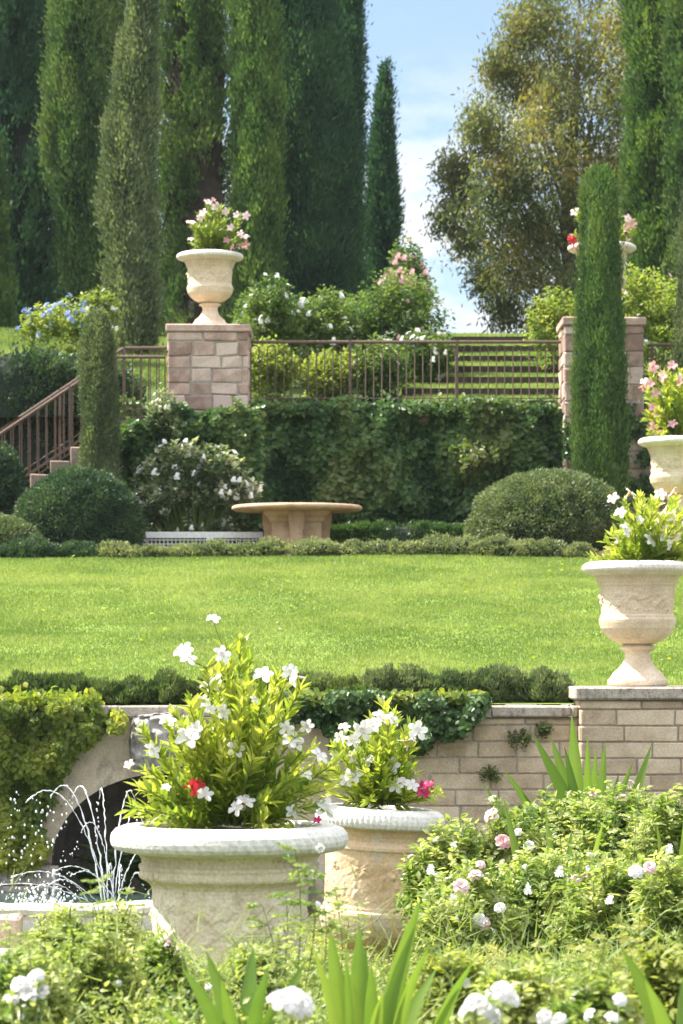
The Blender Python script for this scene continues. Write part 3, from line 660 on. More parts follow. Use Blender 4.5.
# shrubs on the upper slope behind the railing
GU = 'shrubs on the slope behind the long railing'
up_sh = [
 ('pale flowering shrub just right of the left pier, behind the railing', 270, 290, 385, 46.0, 26, 'shrub_mid', [('cluster_white', 22, 1.3)], 0),
 ('low yellow green rose shrub behind the railing, beside the left pier', 268, 350, 412, 44.6, 24, 'shrub_yel', [('cluster_pale', 8, .8)], 1),
 ('dark green shrub with white blooms left of centre behind the railing', 318, 300, 395, 46.6, 34, 'shrub_mid', [('cluster_white', 22, 1.3)], 2),
 ('low spiky yellow green shrub behind the middle of the railing', 330, 362, 412, 44.7, 22, 'shrub_yel', [], 3),
 ('low rose shrub with scattered pale blooms behind the railing at its middle', 378, 350, 408, 44.8, 24, 'shrub_mid', [('cluster_pale', 8, .8)], 4),
 ('tall bright green shrub with coral flowers on top against the sky', 398, 283, 395, 47.0, 40, 'shrub_mid', [('cluster_pink', 4, 1.2)], 5),
 ('small dark leaved shrub topped with coral flowers under the lone cypress', 407, 252, 345, 49.5, 18, 'shrub_mid', [('cluster_pink', 24, 1.7)], 6),
 ('rose shrub with white blooms at the left end of the grass steps', 425, 340, 400, 46.2, 22, 'shrub_mid', [('cluster_white', 22, 1.3)], 7),
 ('small shrub with pale leaves beside the right pier behind the railing', 556, 300, 370, 47.5, 22, 'shrub_yel', [], 8),
 ('pale yellow green shrub behind the right pier and column cypress', 640, 278, 370, 47.0, 36, 'shrub_yel', [('cluster_pale', 6, .9)], 9),
 ('mid green leafy shrub filling the gap behind the railing near the left pier', 295, 312, 400, 47.8, 34, 'shrub_mid', [('cluster_white', 10, .9)], 11),
 ('mid green leafy shrub low under the broad cypress, left of the coral flowers', 352, 305, 395, 48.0, 30, 'shrub_mid', [], 12),
 ('loose green shrub under the smooth cypress right of the left urn', 262, 300, 380, 48.2, 24, 'shrub_mid', [('cluster_white', 6, 1.0)], 13),
 ('pale green shrub cut off by the right edge behind the upper railing', 690, 290, 380, 46.5, 30, 'shrub_yel', [], 10),
]
for (lb, px, pt, pb, Y, hw, mat, fl, s_) in up_sh:
    zt = WZ(pt, Y); zb = float(uz(Y)) - .05; h = zt - zb; rx = hw * Y / F
    SH = clumpy('flowering_shrub' if fl else 'leafy_shrub', lb, 'shrub', (WX(px, Y), Y, zb + h * .5), (rx * 1.2, rx, h * .54), int(130 + 170 * rx * h), 26, mat, .08, 200 + s_, zb, 'diamond', fl, GU, .5, .19, stems=False)
    if s_ == 6:
        for (fx, fy) in [(395, 262), (398, 256), (404, 258), (390, 272), (395, 274), (400, 270), (388, 280), (394, 282), (401, 281), (408, 279), (412, 272), (397, 288), (405, 287), (411, 285), (386, 276)]: add_flower(SH, 'cluster_pink', W(fx, fy, Y - .4) - np.array(SH.location), (0, -1, .5), 1.45)
clumpy('flowering_shrub', 'shrub with pale blue flowers above the stair railing at the left', 'shrub', (WX(66, 46.8), 46.8, 7.0), (.75, .5, .55), 260, 26, 'shrub_yel', .07, 230, float(uz(46.8)) - .1, 'diamond', [('cluster_blue', 90, 1.15), ('cluster_white', 8, 1.1)], None, .55, .12, stems=False)
clumpy('flowering_shrub', 'small shrub with white flowers between the grey green cypress and the blue flowers', 'shrub', (WX(98, 48.5), 48.5, 7.45), (.35, .35, .5), 90, 26, 'shrub_yel', .07, 231, float(uz(48.5)) - .1, 'diamond', [('cluster_white', 12, 1.0)], None, .55, .12, stems=False)
# white flowering shrub on the terrace
clumpy('flowering_shrub', 'glossy shrub dotted with cream blossoms between the left clipped mound and the table', 'shrub', (WX(195, 41.4), 41.35, 4.12), (.86, .34, .86), 420, 26, 'variegated', .075, 232, 3.29, 'diamond', [('cluster_white', 99, 1.15)], None, .6, .11, stems=True)
clumpy('climbing_plant', 'pale variegated climber rising up the wall below the left pier', 'climber', (WX(165, 41.75), 41.75, 5.15), (.26, .12, .62), 75, 22, 'variegated', .065, 233, 3.29, 'diamond', [('cluster_white', 22, .7)], None, .6, .09, stems=False)

# ------------------------------------------------------------------ walls
def brick_panel(mb, x0, x1, z0, z1, y, ch, lmin, lmax, gap=.012, depth=.1, jit=.0, skip=None, rowvar=0):
    z = z0; r = 0
    while z < z1 - .02:
        h = ch * (1 + random.uniform(-rowvar, rowvar)); h = min(h, z1 - z)
        x = x0 - (0 if r % 2 == 0 else random.uniform(.3, .7) * lmin)
        while x < x1:
            l = random.uniform(lmin, lmax); a = max(x, x0); b = min(x + l, x1)
            if x1 - b < .06: b = x1
            if b - a > .04 and not (skip and skip((a + b) / 2, z + h / 2)):
                yy = y + random.uniform(-.004, .006)
                mb.box((a + gap / 2, yy, z + gap / 2), (b - gap / 2, y + depth, z + h - gap / 2), random.random(), min(.007, h * .1) + jit * .6, jit)
            x += l
        z += h; r += 1

# --- middle brick retaining wall
YW = 26.5
wl = thing('brick_wall', 'long tan brick retaining wall below the lawn hedge', 'wall', (0, YW, -.15))
mb = MB(); brick_panel(mb, 0.06, 2.095, .0, 1.64, 0, .143, .33, .58, jit=.003); brick_panel(mb, 3.20, 9.0, .0, 1.64, 0, .143, .36, .56)
mb.build('bricks', M['brick'], wl)
mb = MB(); mb.box((0.05, .012, -.1), (9.0, .34, 1.64)); mb.build('mortar_bed', M['mortar'], wl)
mb = MB(); x = .05
while x < 9.0:
    l = random.uniform(.55, .9)
    if x > 2.05 and x < 3.2: x = 3.22; continue
    e = min(x + l, 2.09) if x < 2.1 else x + l
    mb.box((x + .003, -.05, 1.645), (e - .003, .40, 1.745), random.random(), .014, .004); x = e if e < 2.09 else max(e, 3.22)
mb.build('coping', M['coping'], wl)

# --- fountain wall with the arch
fw = thing('fountain_wall', 'smooth stone wall with a wide dark arched niche behind the fountain', 'wall', (0, YW, -.15))
AX, AW, AZ, AH = -1.559, 1.007, .357, .795     # arch, heights above base -.15
XL, XR, ZT = -9.0, .05, 1.64
V = []; Fs = []; N = 48
arc = [(AX + AW * math.cos(a), AZ + AH * math.sin(a)) for a in np.linspace(math.pi, 0, N + 1)]
def quadstrip(A, B, y):
    o = len(V)
    for (a, b) in zip(A, B): V.append((a[0], y, a[1])); V.append((b[0], y, b[1]))
    for i in range(len(A) - 1): Fs.append((o + 2 * i, o + 2 * i + 2, o + 2 * i + 3, o + 2 * i + 1))
quadstrip(arc, [(p[0], ZT) for p in arc], 0)
o = len(V); V += [(XL, 0, -.3), (AX - AW, 0, -.3), (AX - AW, 0, ZT), (XL, 0, ZT)]; Fs.append((o, o + 1, o + 2, o + 3))
o = len(V); V += [(AX + AW, 0, -.3), (XR, 0, -.3), (XR, 0, ZT), (AX + AW, 0, ZT)]; Fs.append((o, o + 1, o + 2, o + 3))
obj('wall_face', mesh_np('wall_face', V, np.array(Fs), M['arch']), fw)
V = []; Fs = []
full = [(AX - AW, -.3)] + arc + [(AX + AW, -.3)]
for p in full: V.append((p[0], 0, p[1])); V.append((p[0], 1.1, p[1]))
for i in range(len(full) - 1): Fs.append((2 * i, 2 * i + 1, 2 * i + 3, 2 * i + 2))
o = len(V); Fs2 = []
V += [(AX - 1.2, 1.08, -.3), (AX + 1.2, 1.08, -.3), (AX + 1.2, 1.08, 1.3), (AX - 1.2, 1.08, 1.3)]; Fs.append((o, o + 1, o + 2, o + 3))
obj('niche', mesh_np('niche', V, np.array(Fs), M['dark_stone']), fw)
# proud arch ring
V = []; Fs = []
o_arc = [(AX + (AW + .16) * math.cos(a), AZ + (AH + .16) * math.sin(a)) for a in np.linspace(math.pi, 0, N + 1)]
i_arc = [(AX + (AW - .004) * math.cos(a), AZ + (AH - .004) * math.sin(a)) for a in np.linspace(math.pi, 0, N + 1)]
for a, b in zip(i_arc, o_arc): V += [(a[0], .03, a[1]), (a[0], -.012, a[1]), (b[0], -.012, b[1]), (b[0], .03, b[1])]
for i in range(N):
    for k in range(3): Fs.append((4 * i + k, 4 * i + k + 1, 4 * i + 4 + k + 1, 4 * i + 4 + k))
obj('arch_ring', mesh_np('arch_ring', V, np.array(Fs), M['arch']), fw)
mb = MB(); x = XL
while x < XR - .01:
    l = random.uniform(.8, 1.2); e = min(x + l, XR); mb.box((x + .002, -.07, 1.645), (e - .002, .40, 1.745), random.random(), .014, .004); x = e
mb.build('coping', M['coping'], fw)
mb = MB(); mb.box((XL, .33, -.3), (XR, .36, 1.64)) if False else None
# carved keystone: mask-like boss with curled brow
V, Fq = lathe([(math.sin(a), -math.cos(a)) for a in np.linspace(.03, math.pi - .03, 40)], 64)
X_, Y_, Z_ = V[:, 0].copy(), V[:, 1].copy(), V[:, 2].copy()
bul = np.exp(-((X_ / .28) ** 2 + ((Z_ + .05) / .35) ** 2)) * .25 + .16 * np.exp(-(((np.abs(X_) - .42) / .14) ** 2 + ((Z_ - .3) / .2) ** 2)) - .18 * np.exp(-(((np.abs(X_) - .3) / .11) ** 2 + ((Z_ - .12) / .10) ** 2)) \
    + .10 * np.exp(-((Z_ - .55 - .15 * np.cos(X_ * 7)) / .09) ** 2) - .15 * np.exp(-((X_ / .22) ** 2 + ((Z_ + .42) / .07) ** 2)) + .05 * np.sin(X_ * 22) * (np.abs(X_) > .5)
sq = 1 / (np.maximum(np.abs(X_), np.abs(Z_)) ** .5 + .01); sq = np.minimum(sq, 1.25)
bul = bul + .05 * Noise(.35, 8, 3)(V)
V = np.stack([X_ * sq * .29, Y_ * .10 + np.where(Y_ < 0, -bul * .5, 0), Z_ * sq * .27], 1)
obj('carved_keystone', mesh_np('carved_keystone', V, Fq, M['keystone'], smooth=True), fw, (WX(162, YW), -.06, WZ(742, YW) + .15))
# base blocks left of the arch
bs = thing('stone_plinth', 'grey stone base course of the fountain wall at the left under the ivy', 'stonework', (WX(20, 26.2), 26.25, -.15))
mb = MB(); x = -3.2
while x < .34:
    l = random.uniform(.45, .7); mb.box((x, 0, 0), (min(x + l, .345) - .01, .2, .17), random.random(), .012, .006); mb.box((x + .1, .03, .175), (min(x + l + .1, .33) - .01, .2, .34), random.random(), .012, .006); x += l
mb.build('blocks', M['coping'], bs)

# --- projecting pedestal under the right urn
def brick_pedestal(label, px, Y, hw, ztop, zbot, depth, course, lmin, lmax, mat, capmat, capov=.05, caph=.11, name='brick_pedestal', gap=.012, jit=0, rowvar=0):
    cx = WX(px, Y); t = thing(name, label, 'pedestal' if 'pedestal' in name else 'pier', (cx, Y + depth / 2, zbot))
    H = ztop - zbot - caph; D2 = depth / 2
    mb = MB(); brick_panel(mb, -hw, hw, 0, H, -D2, course, lmin, lmax, gap, .1, jit, rowvar=rowvar)
    # sides
    for sgn in (-1, 1):
        sub = MB(); brick_panel(sub, -D2 + .012, D2 - .012, 0, H, 0, course, lmin, lmax, gap, .09, jit, rowvar=rowvar)
        vs_ = [((-hw if sgn < 0 else hw) + (v[1] if sgn < 0 else -v[1]), (v[0]), v[2]) for v in sub.V]
        o = len(mb.V); mb.V += vs_; mb.F += [tuple(i + o for i in (f if sgn > 0 else f[::-1])) for f in sub.F]; mb.T += sub.T
    mb.build('bricks' if name == 'brick_pedestal' else 'stones', mat, t)
    mb = MB(); mb.box((-hw + .015, -D2 + .015, -.05), (hw - .015, D2 - .015, H - .002)); mb.build('mortar_bed', M['mortar'], t)
    mb = MB(); mb.box((-hw - capov, -D2 - capov, H + .002), (hw + capov, D2 + capov, H + caph), .5, .016, .004); mb.build('cap', capmat, t)
    return t, cx
PZ = 1.765
brick_pedestal('projecting tan brick pedestal at the right end of the wall, carrying the right urn', 638, 26.25, .505, PZ, -.15, .95, .143, .36, .56, M['brick'], M['coping'], .05, .115, jit=.003)

# --- upper terrace wall (mostly under ivy)
YT = 42.95
tw = thing('terrace_wall', 'high stone terrace wall almost hidden under ivy below the railing', 'wall', (0, YT, 3.2))
mb = MB(); brick_panel(mb, -3.05, 3.1, 0, 2.28, 0, .22, .3, .6, .02, .12, .01, rowvar=.2); brick_panel(mb, 4.5, 9, 0, 2.28, 0, .22, .3, .6, .02, .12, .01, rowvar=.2); mb.build('stones', M['pier'], tw)
mb = MB(); mb.box((-3.05, .02, -.1), (9, .4, 2.28)); mb.build('mortar_bed', M['mortar'], tw)
mb = MB(); x = -3.1
while x < 9:
    l = random.uniform(.5, .8); mb.box((x, -.06, 2.285), (x + l - .008, .45, 2.39), random.random(), .015, .008); x += l
mb.build('coping', M['pier'], tw)
brick_pedestal('pinkish rough stone pier with an urn on top, left end of the long railing', 208, 42.6, .58, 6.77, 4.9, 1.1, .22, .28, .55, M['pier'], M['pier'], .025, .11, 'stone_pier', .018, .012, .22)
brick_pedestal('pinkish rough stone pier behind the bright column cypress', 604, 42.5, .565, 6.86, 3.29, 1.1, .24, .28, .55, M['pier'], M['pier'], .03, .12, 'stone_pier', .018, .012, .22)

# --- low sloping stone kerb at the right end of the terrace edging
sk = thing('sloping_kerb', 'low sloping stone kerb rising behind the right urn at the lawn edge', 'kerb', (WX(612, 38.7), 38.7, 3.2))
mb = MB(); o = len(mb.V)
xa, xb = -.45, .62
mb.add([(xa, -.12, -.1), (xb, -.12, -.1), (xb, .15, -.1), (xa, .15, -.1), (xa, -.12, .12), (xb, -.12, .42), (xb, .15, .42), (xa, .15, .12)], [(0, 3, 2, 1), (4, 5, 6, 7), (0, 1, 5, 4), (1, 2, 6, 5), (2, 3, 7, 6), (3, 0, 4, 7)])
mb.build('kerb_stone', M['table'], sk)

# ------------------------------------------------------------------ ivy
def ivy(name, label, fn, n, mat, leaf, seed, depth=.12, shape='round', x0=0, cat='ivy', rest=None):
    g = np.random.default_rng(seed); P, Nrm, l = fn(g, n)
    t = thing(name, label, cat, tuple(rest))
    m = len(P); D = np.stack([g.normal(0, .6, m), g.normal(-.3, .3, m), g.normal(-.6, .5, m)], 1)
    obj('foliage', leaves('foliage', P - np.array(rest), D, leaf * g.uniform(.55, 1.3, m), leaf * .85 * g.uniform(.7, 1.2, m), M[mat], shape, np.clip(.42 + .16 * l + g.normal(0, .2, m), 0, 1), face=Nrm, seed=seed), t)
    return t
def ivy_wall_fn(x0, x1, z0, z1, y, bulge, ns, top=None, mask=None, thick=.10):
    def fn(g, n):
        X = g.uniform(x0, x1, n); Z = g.uniform(z0, z1, n)
        Q = np.stack([X, 0 * X, Z], 1); l = Noise(ns, 5, 4)(Q)
        Yv = y - bulge * (1 + .6 * l) + np.abs(g.normal(0, thick, n)); Yv = np.minimum(Yv, y - .01)
        P = np.stack([X, Yv, Z], 1)
        if mask is not None: k = mask(X, Z, l, g); P = P[k]; l = l[k]
        Nn = np.tile(np.array([0, -1, .5]), (len(P), 1)); return P, Nn, l
    return fn
def mk(X, Z, l, g): return (Z < 5.62 + .1 * l) & (np.random.default_rng(1).uniform(0, 1, len(X)) < np.clip((5.75 - Z) * 3 + .4, .0, 1))
ivy('ivy', 'dense ivy blanket covering the terrace wall behind the table', ivy_wall_fn(-3.15, 3.35, 3.3, 5.75, YT - .02, .20, .9, mask=mk), 60000, 'ivy', .085, 301, rest=(0, YT - .2, 3.29))
ivy('ivy', 'dark glossy ivy at the left end of the terrace wall below the stair landing', ivy_wall_fn(-3.3, -2.0, 3.3, 5.5, YT - .25, .15, .7), 12000, 'ivy_deep', .08, 302, rest=(-2.7, YT - .4, 3.29))
ivy('ivy', 'ivy climbing the foot of the left pier and the stair landing wall', ivy_wall_fn(WX(112, 42), WX(262, 42), 3.3, 5.62, 41.98, .12, .6, mask=lambda X, Z, l, g: (Z < np.where(X < WX(166, 42), 5.38, 5.5) + .08 * l) & (X < WX(262, 42) - .7 * g.uniform(0, 1, len(X)) ** 3)), 26000, 'ivy', .08, 307, rest=(-2.4, 41.9, 3.29))
ivy('ivy', 'sunlit ivy tips lying over the coping under the long railing', lambda g, n: (np.stack([g.uniform(-1.15, 3.1, n), g.uniform(YT - .22, YT + .1, n), 5.52 + np.abs(g.normal(0, .08, n))], 1), np.tile(np.array([0, -.4, 1.]), (n, 1)), g.normal(0, 1, n)), 4600, 'ivy', .075, 308, rest=(1, YT, 5.5))
ivy('ivy', 'thin ivy creeping over the lower stones of the right pier', ivy_wall_fn(3.15, 4.5, 4.2, 5.6, 42.42, .05, .5, mask=lambda X, Z, l, g: l > .2), 5200, 'ivy_deep', .07, 303, rest=(3.8, 42.3, 4.2))
# creeper on fountain wall, left
def mk2(X, Z, l, g):
    px = CX + X * F / YW; py = HZ - (Z - CAMZ) * F / YW
    bound = np.interp(py, [688, 700, 720, 740, 760, 790, 820, 850, 864], [90, 100, 118, 92, 75, 62, 42, 36, 30])
    return (px < bound + 9 * l) & (Z < 1.60 + .05 * l)
t = ivy('creeper', 'yellow green creeper hanging over the fountain wall at the left', ivy_wall_fn(-3.6, -1.9, .17, 1.86, YW - .03, .16, .55, mask=mk2, thick=.14), 27000, 'creeper', .062, 304, shape='leaf', cat='climber', rest=(-2.8, YW - .1, .1))
g = np.random.default_rng(9); n = 2600
P = np.stack([g.uniform(-3.6, -2.15, n), g.uniform(YW - .15, YW + .35, n), 1.575 + np.abs(g.normal(0, .035, n)) * (1 + .6 * np.sin(np.arange(n)))], 1) - np.array((-2.8, YW - .1, .1))
obj('foliage', leaves('foliage', P, g.normal(0, 1, (n, 3)) + [0, 0, .8], .075, .055, M['creeper'], 'leaf', np.clip(g.normal(.65, .22, n), 0, 1), seed=5), t)
# ivy hanging over the coping in the middle
def mk3(X, Z, l, g):
    px = CX + X * F / YW; py = HZ - (Z - CAMZ) * F / YW
    low = np.interp(px, [275, 300, 330, 380, 420, 440, 460, 485], [722, 728, 738, 762, 758, 740, 728, 708])
    return (py < low + 7 * l) & (py > 693 - 3 * l)
ivy('ivy', 'glossy dark ivy spilling over the coping above the second urn', ivy_wall_fn(-.62, 1.3, 1.0, 1.82, YW - .07, .13, .35, mask=mk3, thick=.09), 9000, 'ivy_deep', .06, 305, rest=(.4, YW - .1, 1.2))
t = ivy('ivy', 'ivy runners lying along the coping top above the second urn', lambda g, n: (np.stack([g.uniform(-.62, 1.28, n), g.uniform(YW - .15, YW + .35, n), 1.62 + g.uniform(0, .10, n)], 1), np.tile(np.array([0, -.4, 1.]), (n, 1)), g.normal(0, 1, n)), 2600, 'creeper', .055, 306, rest=(.3, YW, 1.6))
# tufts growing from the brick joints
for i, (px, py, r, lb) in enumerate([(521, 742, 13, 'dry tuft of weeds growing from the brick joints under the coping'), (489, 778, 12, 'small green weed growing from the brick wall left of the iris leaves'), (545, 733, 9, 'withered twiggy weed on the bricks beside the right pedestal')]):
    c = W(px, py, YW - .05); 
    clumpy('wall_weed', lb, 'weed', (c[0], c[1], c[2]), (r * YW / F, .05, r * YW / F * .8), 26, 12, 'shrub_mid' if i == 1 else 'box', .035, 310 + i, c[2] - .1, 'diamond', (), None, .5, .05, stems=False)

# ferns in niche
for i, (px, h) in enumerate([(92, .5), (120, .75), (150, .55)]):
    g = np.random.default_rng(330 + i); cx = WX(px, 26.9); P = []; D = []
    for q in range(26):
        a = g.uniform(0, 6.28); ln = h * g.uniform(.6, 1); 
        for s_ in np.linspace(.1, 1, 22):
            p = np.array([math.cos(a) * ln * .75 * s_, math.sin(a) * ln * .35 * s_, ln * (1.35 * s_ - .75 * s_ * s_)])
            for sg in (-1, 1): P.append(p); D.append([-math.sin(a) * sg, math.cos(a) * sg * .6, -.1])
    t = thing('fern', ['small fern at the left of the dark niche', 'tallest fern in the middle of the dark niche', 'fern in the dark niche right behind the fountain jets'][i], 'fern', (cx, 26.95, -.1))
    obj('foliage', leaves('foliage', P, D, .07, .022, M['shrub_mid'], 'diamond', seed=i), t)

# ------------------------------------------------------------------ urns
PX = .00883
CAMP_FOOT = [(0, 0), (29, 0), (30, 2), (30, 6), (28, 8), (26.5, 10), (25, 13), (20, 17), (15.5, 22), (13, 28), (12.5, 33), (14, 36), (18, 37.5), (18.5, 39.5), (15, 41), (14, 42)]
CAMP_BODY = [(13, 41.5), (20, 43.5), (27, 47), (33, 52), (37, 58), (38.5, 64), (38.8, 67), (37.5, 69), (37.5, 70.5), (36.2, 72), (35.5, 78), (35.5, 86), (36.5, 94), (38, 100), (39.3, 101.5), (39.3, 103), (40, 104), (41.5, 108), (44.5, 112), (48, 114)]
CAMP_RIM = [(45, 111), (50, 113.3), (54, 115), (55.5, 117.5), (55, 121), (52, 123.6), (48, 125), (44, 124.6), (42.5, 122), (42, 116)]
def relief(th, z, r, zz0, zz1, nsw, amp, seed=0):
    """garland swags and rosettes between heights zz0 and zz1"""
    u = (z - zz0) / (zz1 - zz0); ph = (th * nsw / (2 * np.pi)) % 1.0
    band = np.clip(np.minimum(u, 1 - u) * 6, 0, 1)
    sag = .78 - 1.6 * (ph * (1 - ph)) * 1.05
    d = np.abs(u - sag); sw = np.exp(-(d / .13) ** 2) * (1 + .45 * np.sin(th * nsw * 9) * np.sin(u * 40))
    pend = np.exp(-((np.minimum(ph, 1 - ph)) / .055) ** 2) * (u < .85) * (1 + .4 * np.sin(u * 45))
    ros = np.exp(-(((ph - .5) / .10) ** 2 + ((u - .72) / .16) ** 2)) * (1 + .4 * np.cos(8 * np.arctan2(u - .72, (ph - .5) * 1.6)))
    nn_ = Noise(.16, 61, 3)(np.stack([np.cos(th).ravel() * .5, np.sin(th).ravel() * .5, (u * .34).ravel()], 1)).reshape(th.shape)
    return amp * band * (np.maximum(np.maximum(sw, pend), ros) * (.5 + .30 * nn_) + .26 * np.abs(nn_)) * ((u > 0) & (u < 1))
def urn(name, label, loc, s, foot, body, rim, mats, band=(72, 98), nsw=6, amp=1.6, rimrib=(60, .5, .35), gad=None, tilt=0, plinth=None, soil_z=118, dart=None, scale=1.0, rot=0):
    t = thing(name, label, 'urn', loc); t.rotation_euler = (0, tilt, rot); sc_ = s
    def P(p, st=1.2): return [(a * sc_, b * sc_) for a, b in dense(p, st)]
    if foot: V, Fq = lathe(P(foot), 96); obj('foot', mesh_np('foot', V, Fq, mats[0], smooth=True), t)
    def dB(th, z, r):
        zz = z / sc_; o = relief(th, zz, r, band[0], band[1], nsw, amp)
        if gad: u = np.clip((zz - gad[0]) / (gad[1] - gad[0]), 0, 1); o = o + gad[3] * np.abs(np.sin(th * gad[2] / 2)) * np.sin(u * np.pi) 
        if dart: o = o + dart[3] * np.maximum(0, np.sin(th * dart[2])) * ((zz > dart[0]) & (zz < dart[1]))
        return o * sc_
    V, Fq = lathe(P(body, .6), 360, dB); obj('bowl', mesh_np('bowl', V, Fq, mats[0], smooth=True), t)
    zr = np.array([p[1] for p in rim]); rmx = max(p[0] for p in rim)
    def dR(th, z, r):
        k = np.clip((r / sc_ - rmx * .86) / (rmx * .12), 0, 1)
        return sc_ * rimrib[1] * k * np.abs(np.sin(th * rimrib[0] / 2 + (z / sc_ - zr.min()) * rimrib[2]))
    V, Fq = lathe(P(rim, .8), 480, dR); obj('rim', mesh_np('rim', V, Fq, mats[1], smooth=True), t)
    rs = min(p[0] for p in rim) + 1.5
    V, Fq = lathe([(0.001, soil_z * sc_ + .015), (rs * .6 * sc_, soil_z * sc_ + .01), (rs * sc_, (soil_z - .6) * sc_)], 40); V[:, 2] += Noise(.1, 2, 2)(V) * .004
    obj('soil', mesh_np('soil', V, Fq, M['soil'], smooth=True), t)
    if plinth:
        mb = MB(); mb.box((-plinth[0], -plinth[0], -plinth[1]), (plinth[0], plinth[0], -.002), .5, .012, .003); mb.build('plinth', mats[0], t)
    return t
LM = (M['urn_light'], M['urn_rim'])
Yp = 43.15
urn('garden_urn', 'cream stone urn on the left rough stone pier, full of pink flowers', (WX(210, Yp), Yp, 6.772), .00863, CAMP_FOOT, CAMP_BODY, CAMP_RIM, LM, rot=.6)
urn('garden_urn', 'stone urn mostly hidden behind the bright column cypress on the right pier', (WX(602, 43.05), 43.05, 6.863), .0088, CAMP_FOOT, CAMP_BODY, CAMP_RIM, LM, rot=.2)
YR = 26.72
urn('garden_urn', 'cream stone urn on the brick pedestal at the right, in front of the lawn', (WX(637.5, YR), YR, PZ + .003), .00885, CAMP_FOOT, CAMP_BODY, CAMP_RIM, LM, rot=.35)
# middle right urn on its own low stone pedestal
YM = 38.5
pd = thing('stone_pedestal', 'low square cream stone pedestal under the urn at the right edge', 'pedestal', (WX(676, YM), YM, 3.24))
mb = MB(); mb.box((-.42, -.42, 0), (.42, .42, .10), .5, .012); mb.box((-.36, -.36, .10), (.36, .36, .42), .5, .01); mb.box((-.41, -.41, .42), (.41, .41, .52), .5, .015); mb.build('block', M['urn_light'], pd)
urn('garden_urn', 'cream stone urn with pink flowers, cut by the right edge above the pedestal urn', (WX(676, YM), YM, 3.763), .0087, CAMP_FOOT, CAMP_BODY, CAMP_RIM, LM, rot=.9)
# front urn: wide and squat
YF = 15.4; sF = YF / F
FR_BODY = [(44, 0), (64, 0), (66, 3), (66, 9), (70, 12), (76, 16), (78, 20), (77, 23), (76, 30), (76, 60), (77, 84), (78, 92), (80.5, 95.5), (84, 98), (88, 100), (89.5, 103), (89.5, 109), (90.5, 111), (90.5, 114), (88, 115.5), (88, 119), (90.5, 123), (95, 126.5), (103, 129.5)]
FR_RIM = [(97, 126), (108, 128), (114, 130), (117, 134), (118, 139), (117, 145), (113, 150), (106, 153), (98, 154), (92, 153.5), (90, 151), (89, 140)]
urn('garden_urn', 'large wide weathered stone urn in the foreground overflowing with white flowers', (WX(229.5, YF), YF, WZ(978, YF)), sF, None, FR_BODY, FR_RIM, (M['urn_front'], M['urn_front_rim']), band=(30, 88), nsw=6, amp=2.2, rimrib=(64, 1.1, .18), dart=(101, 107, 72, 1.2), soil_z=146, plinth=(.36, .22), rot=.2)
# second urn, leaning
Y2 = 20.3; s2 = Y2 / F
S2_FOOT = [(0, 0), (34, 0), (35, 3), (33, 7), (26, 11), (24, 16), (27, 19), (27, 21)]
S2_BODY = [(24, 20), (34, 22), (44, 27), (50, 35), (53, 45), (54, 54), (53.5, 57), (51, 58.5), (51, 61), (50, 63), (49.5, 80), (50, 98), (51.5, 112), (52.5, 116), (54, 118), (54, 121), (52, 122.5), (51, 124), (50, 126), (51, 130), (54, 135), (58, 138)]
S2_RIM = [(52, 136), (57, 138), (61, 140), (62.5, 144), (62.5, 148), (61, 153), (57, 156.5), (52, 158), (48, 157.5), (46.5, 154), (46, 146)]
urn('garden_urn', 'warm tan stone urn leaning slightly, just behind the right shoulder of the large front urn', (WX(371, Y2), Y2, WZ(968, Y2)), s2 * 1.02, S2_FOOT, S2_BODY, S2_RIM, (M['urn_warm'], M['urn_front_rim']), band=(62, 114), nsw=5, amp=1.5, rimrib=(72, 1.3, 0), gad=None, tilt=R(3.5), soil_z=150, plinth=(.26, .12), rot=0)

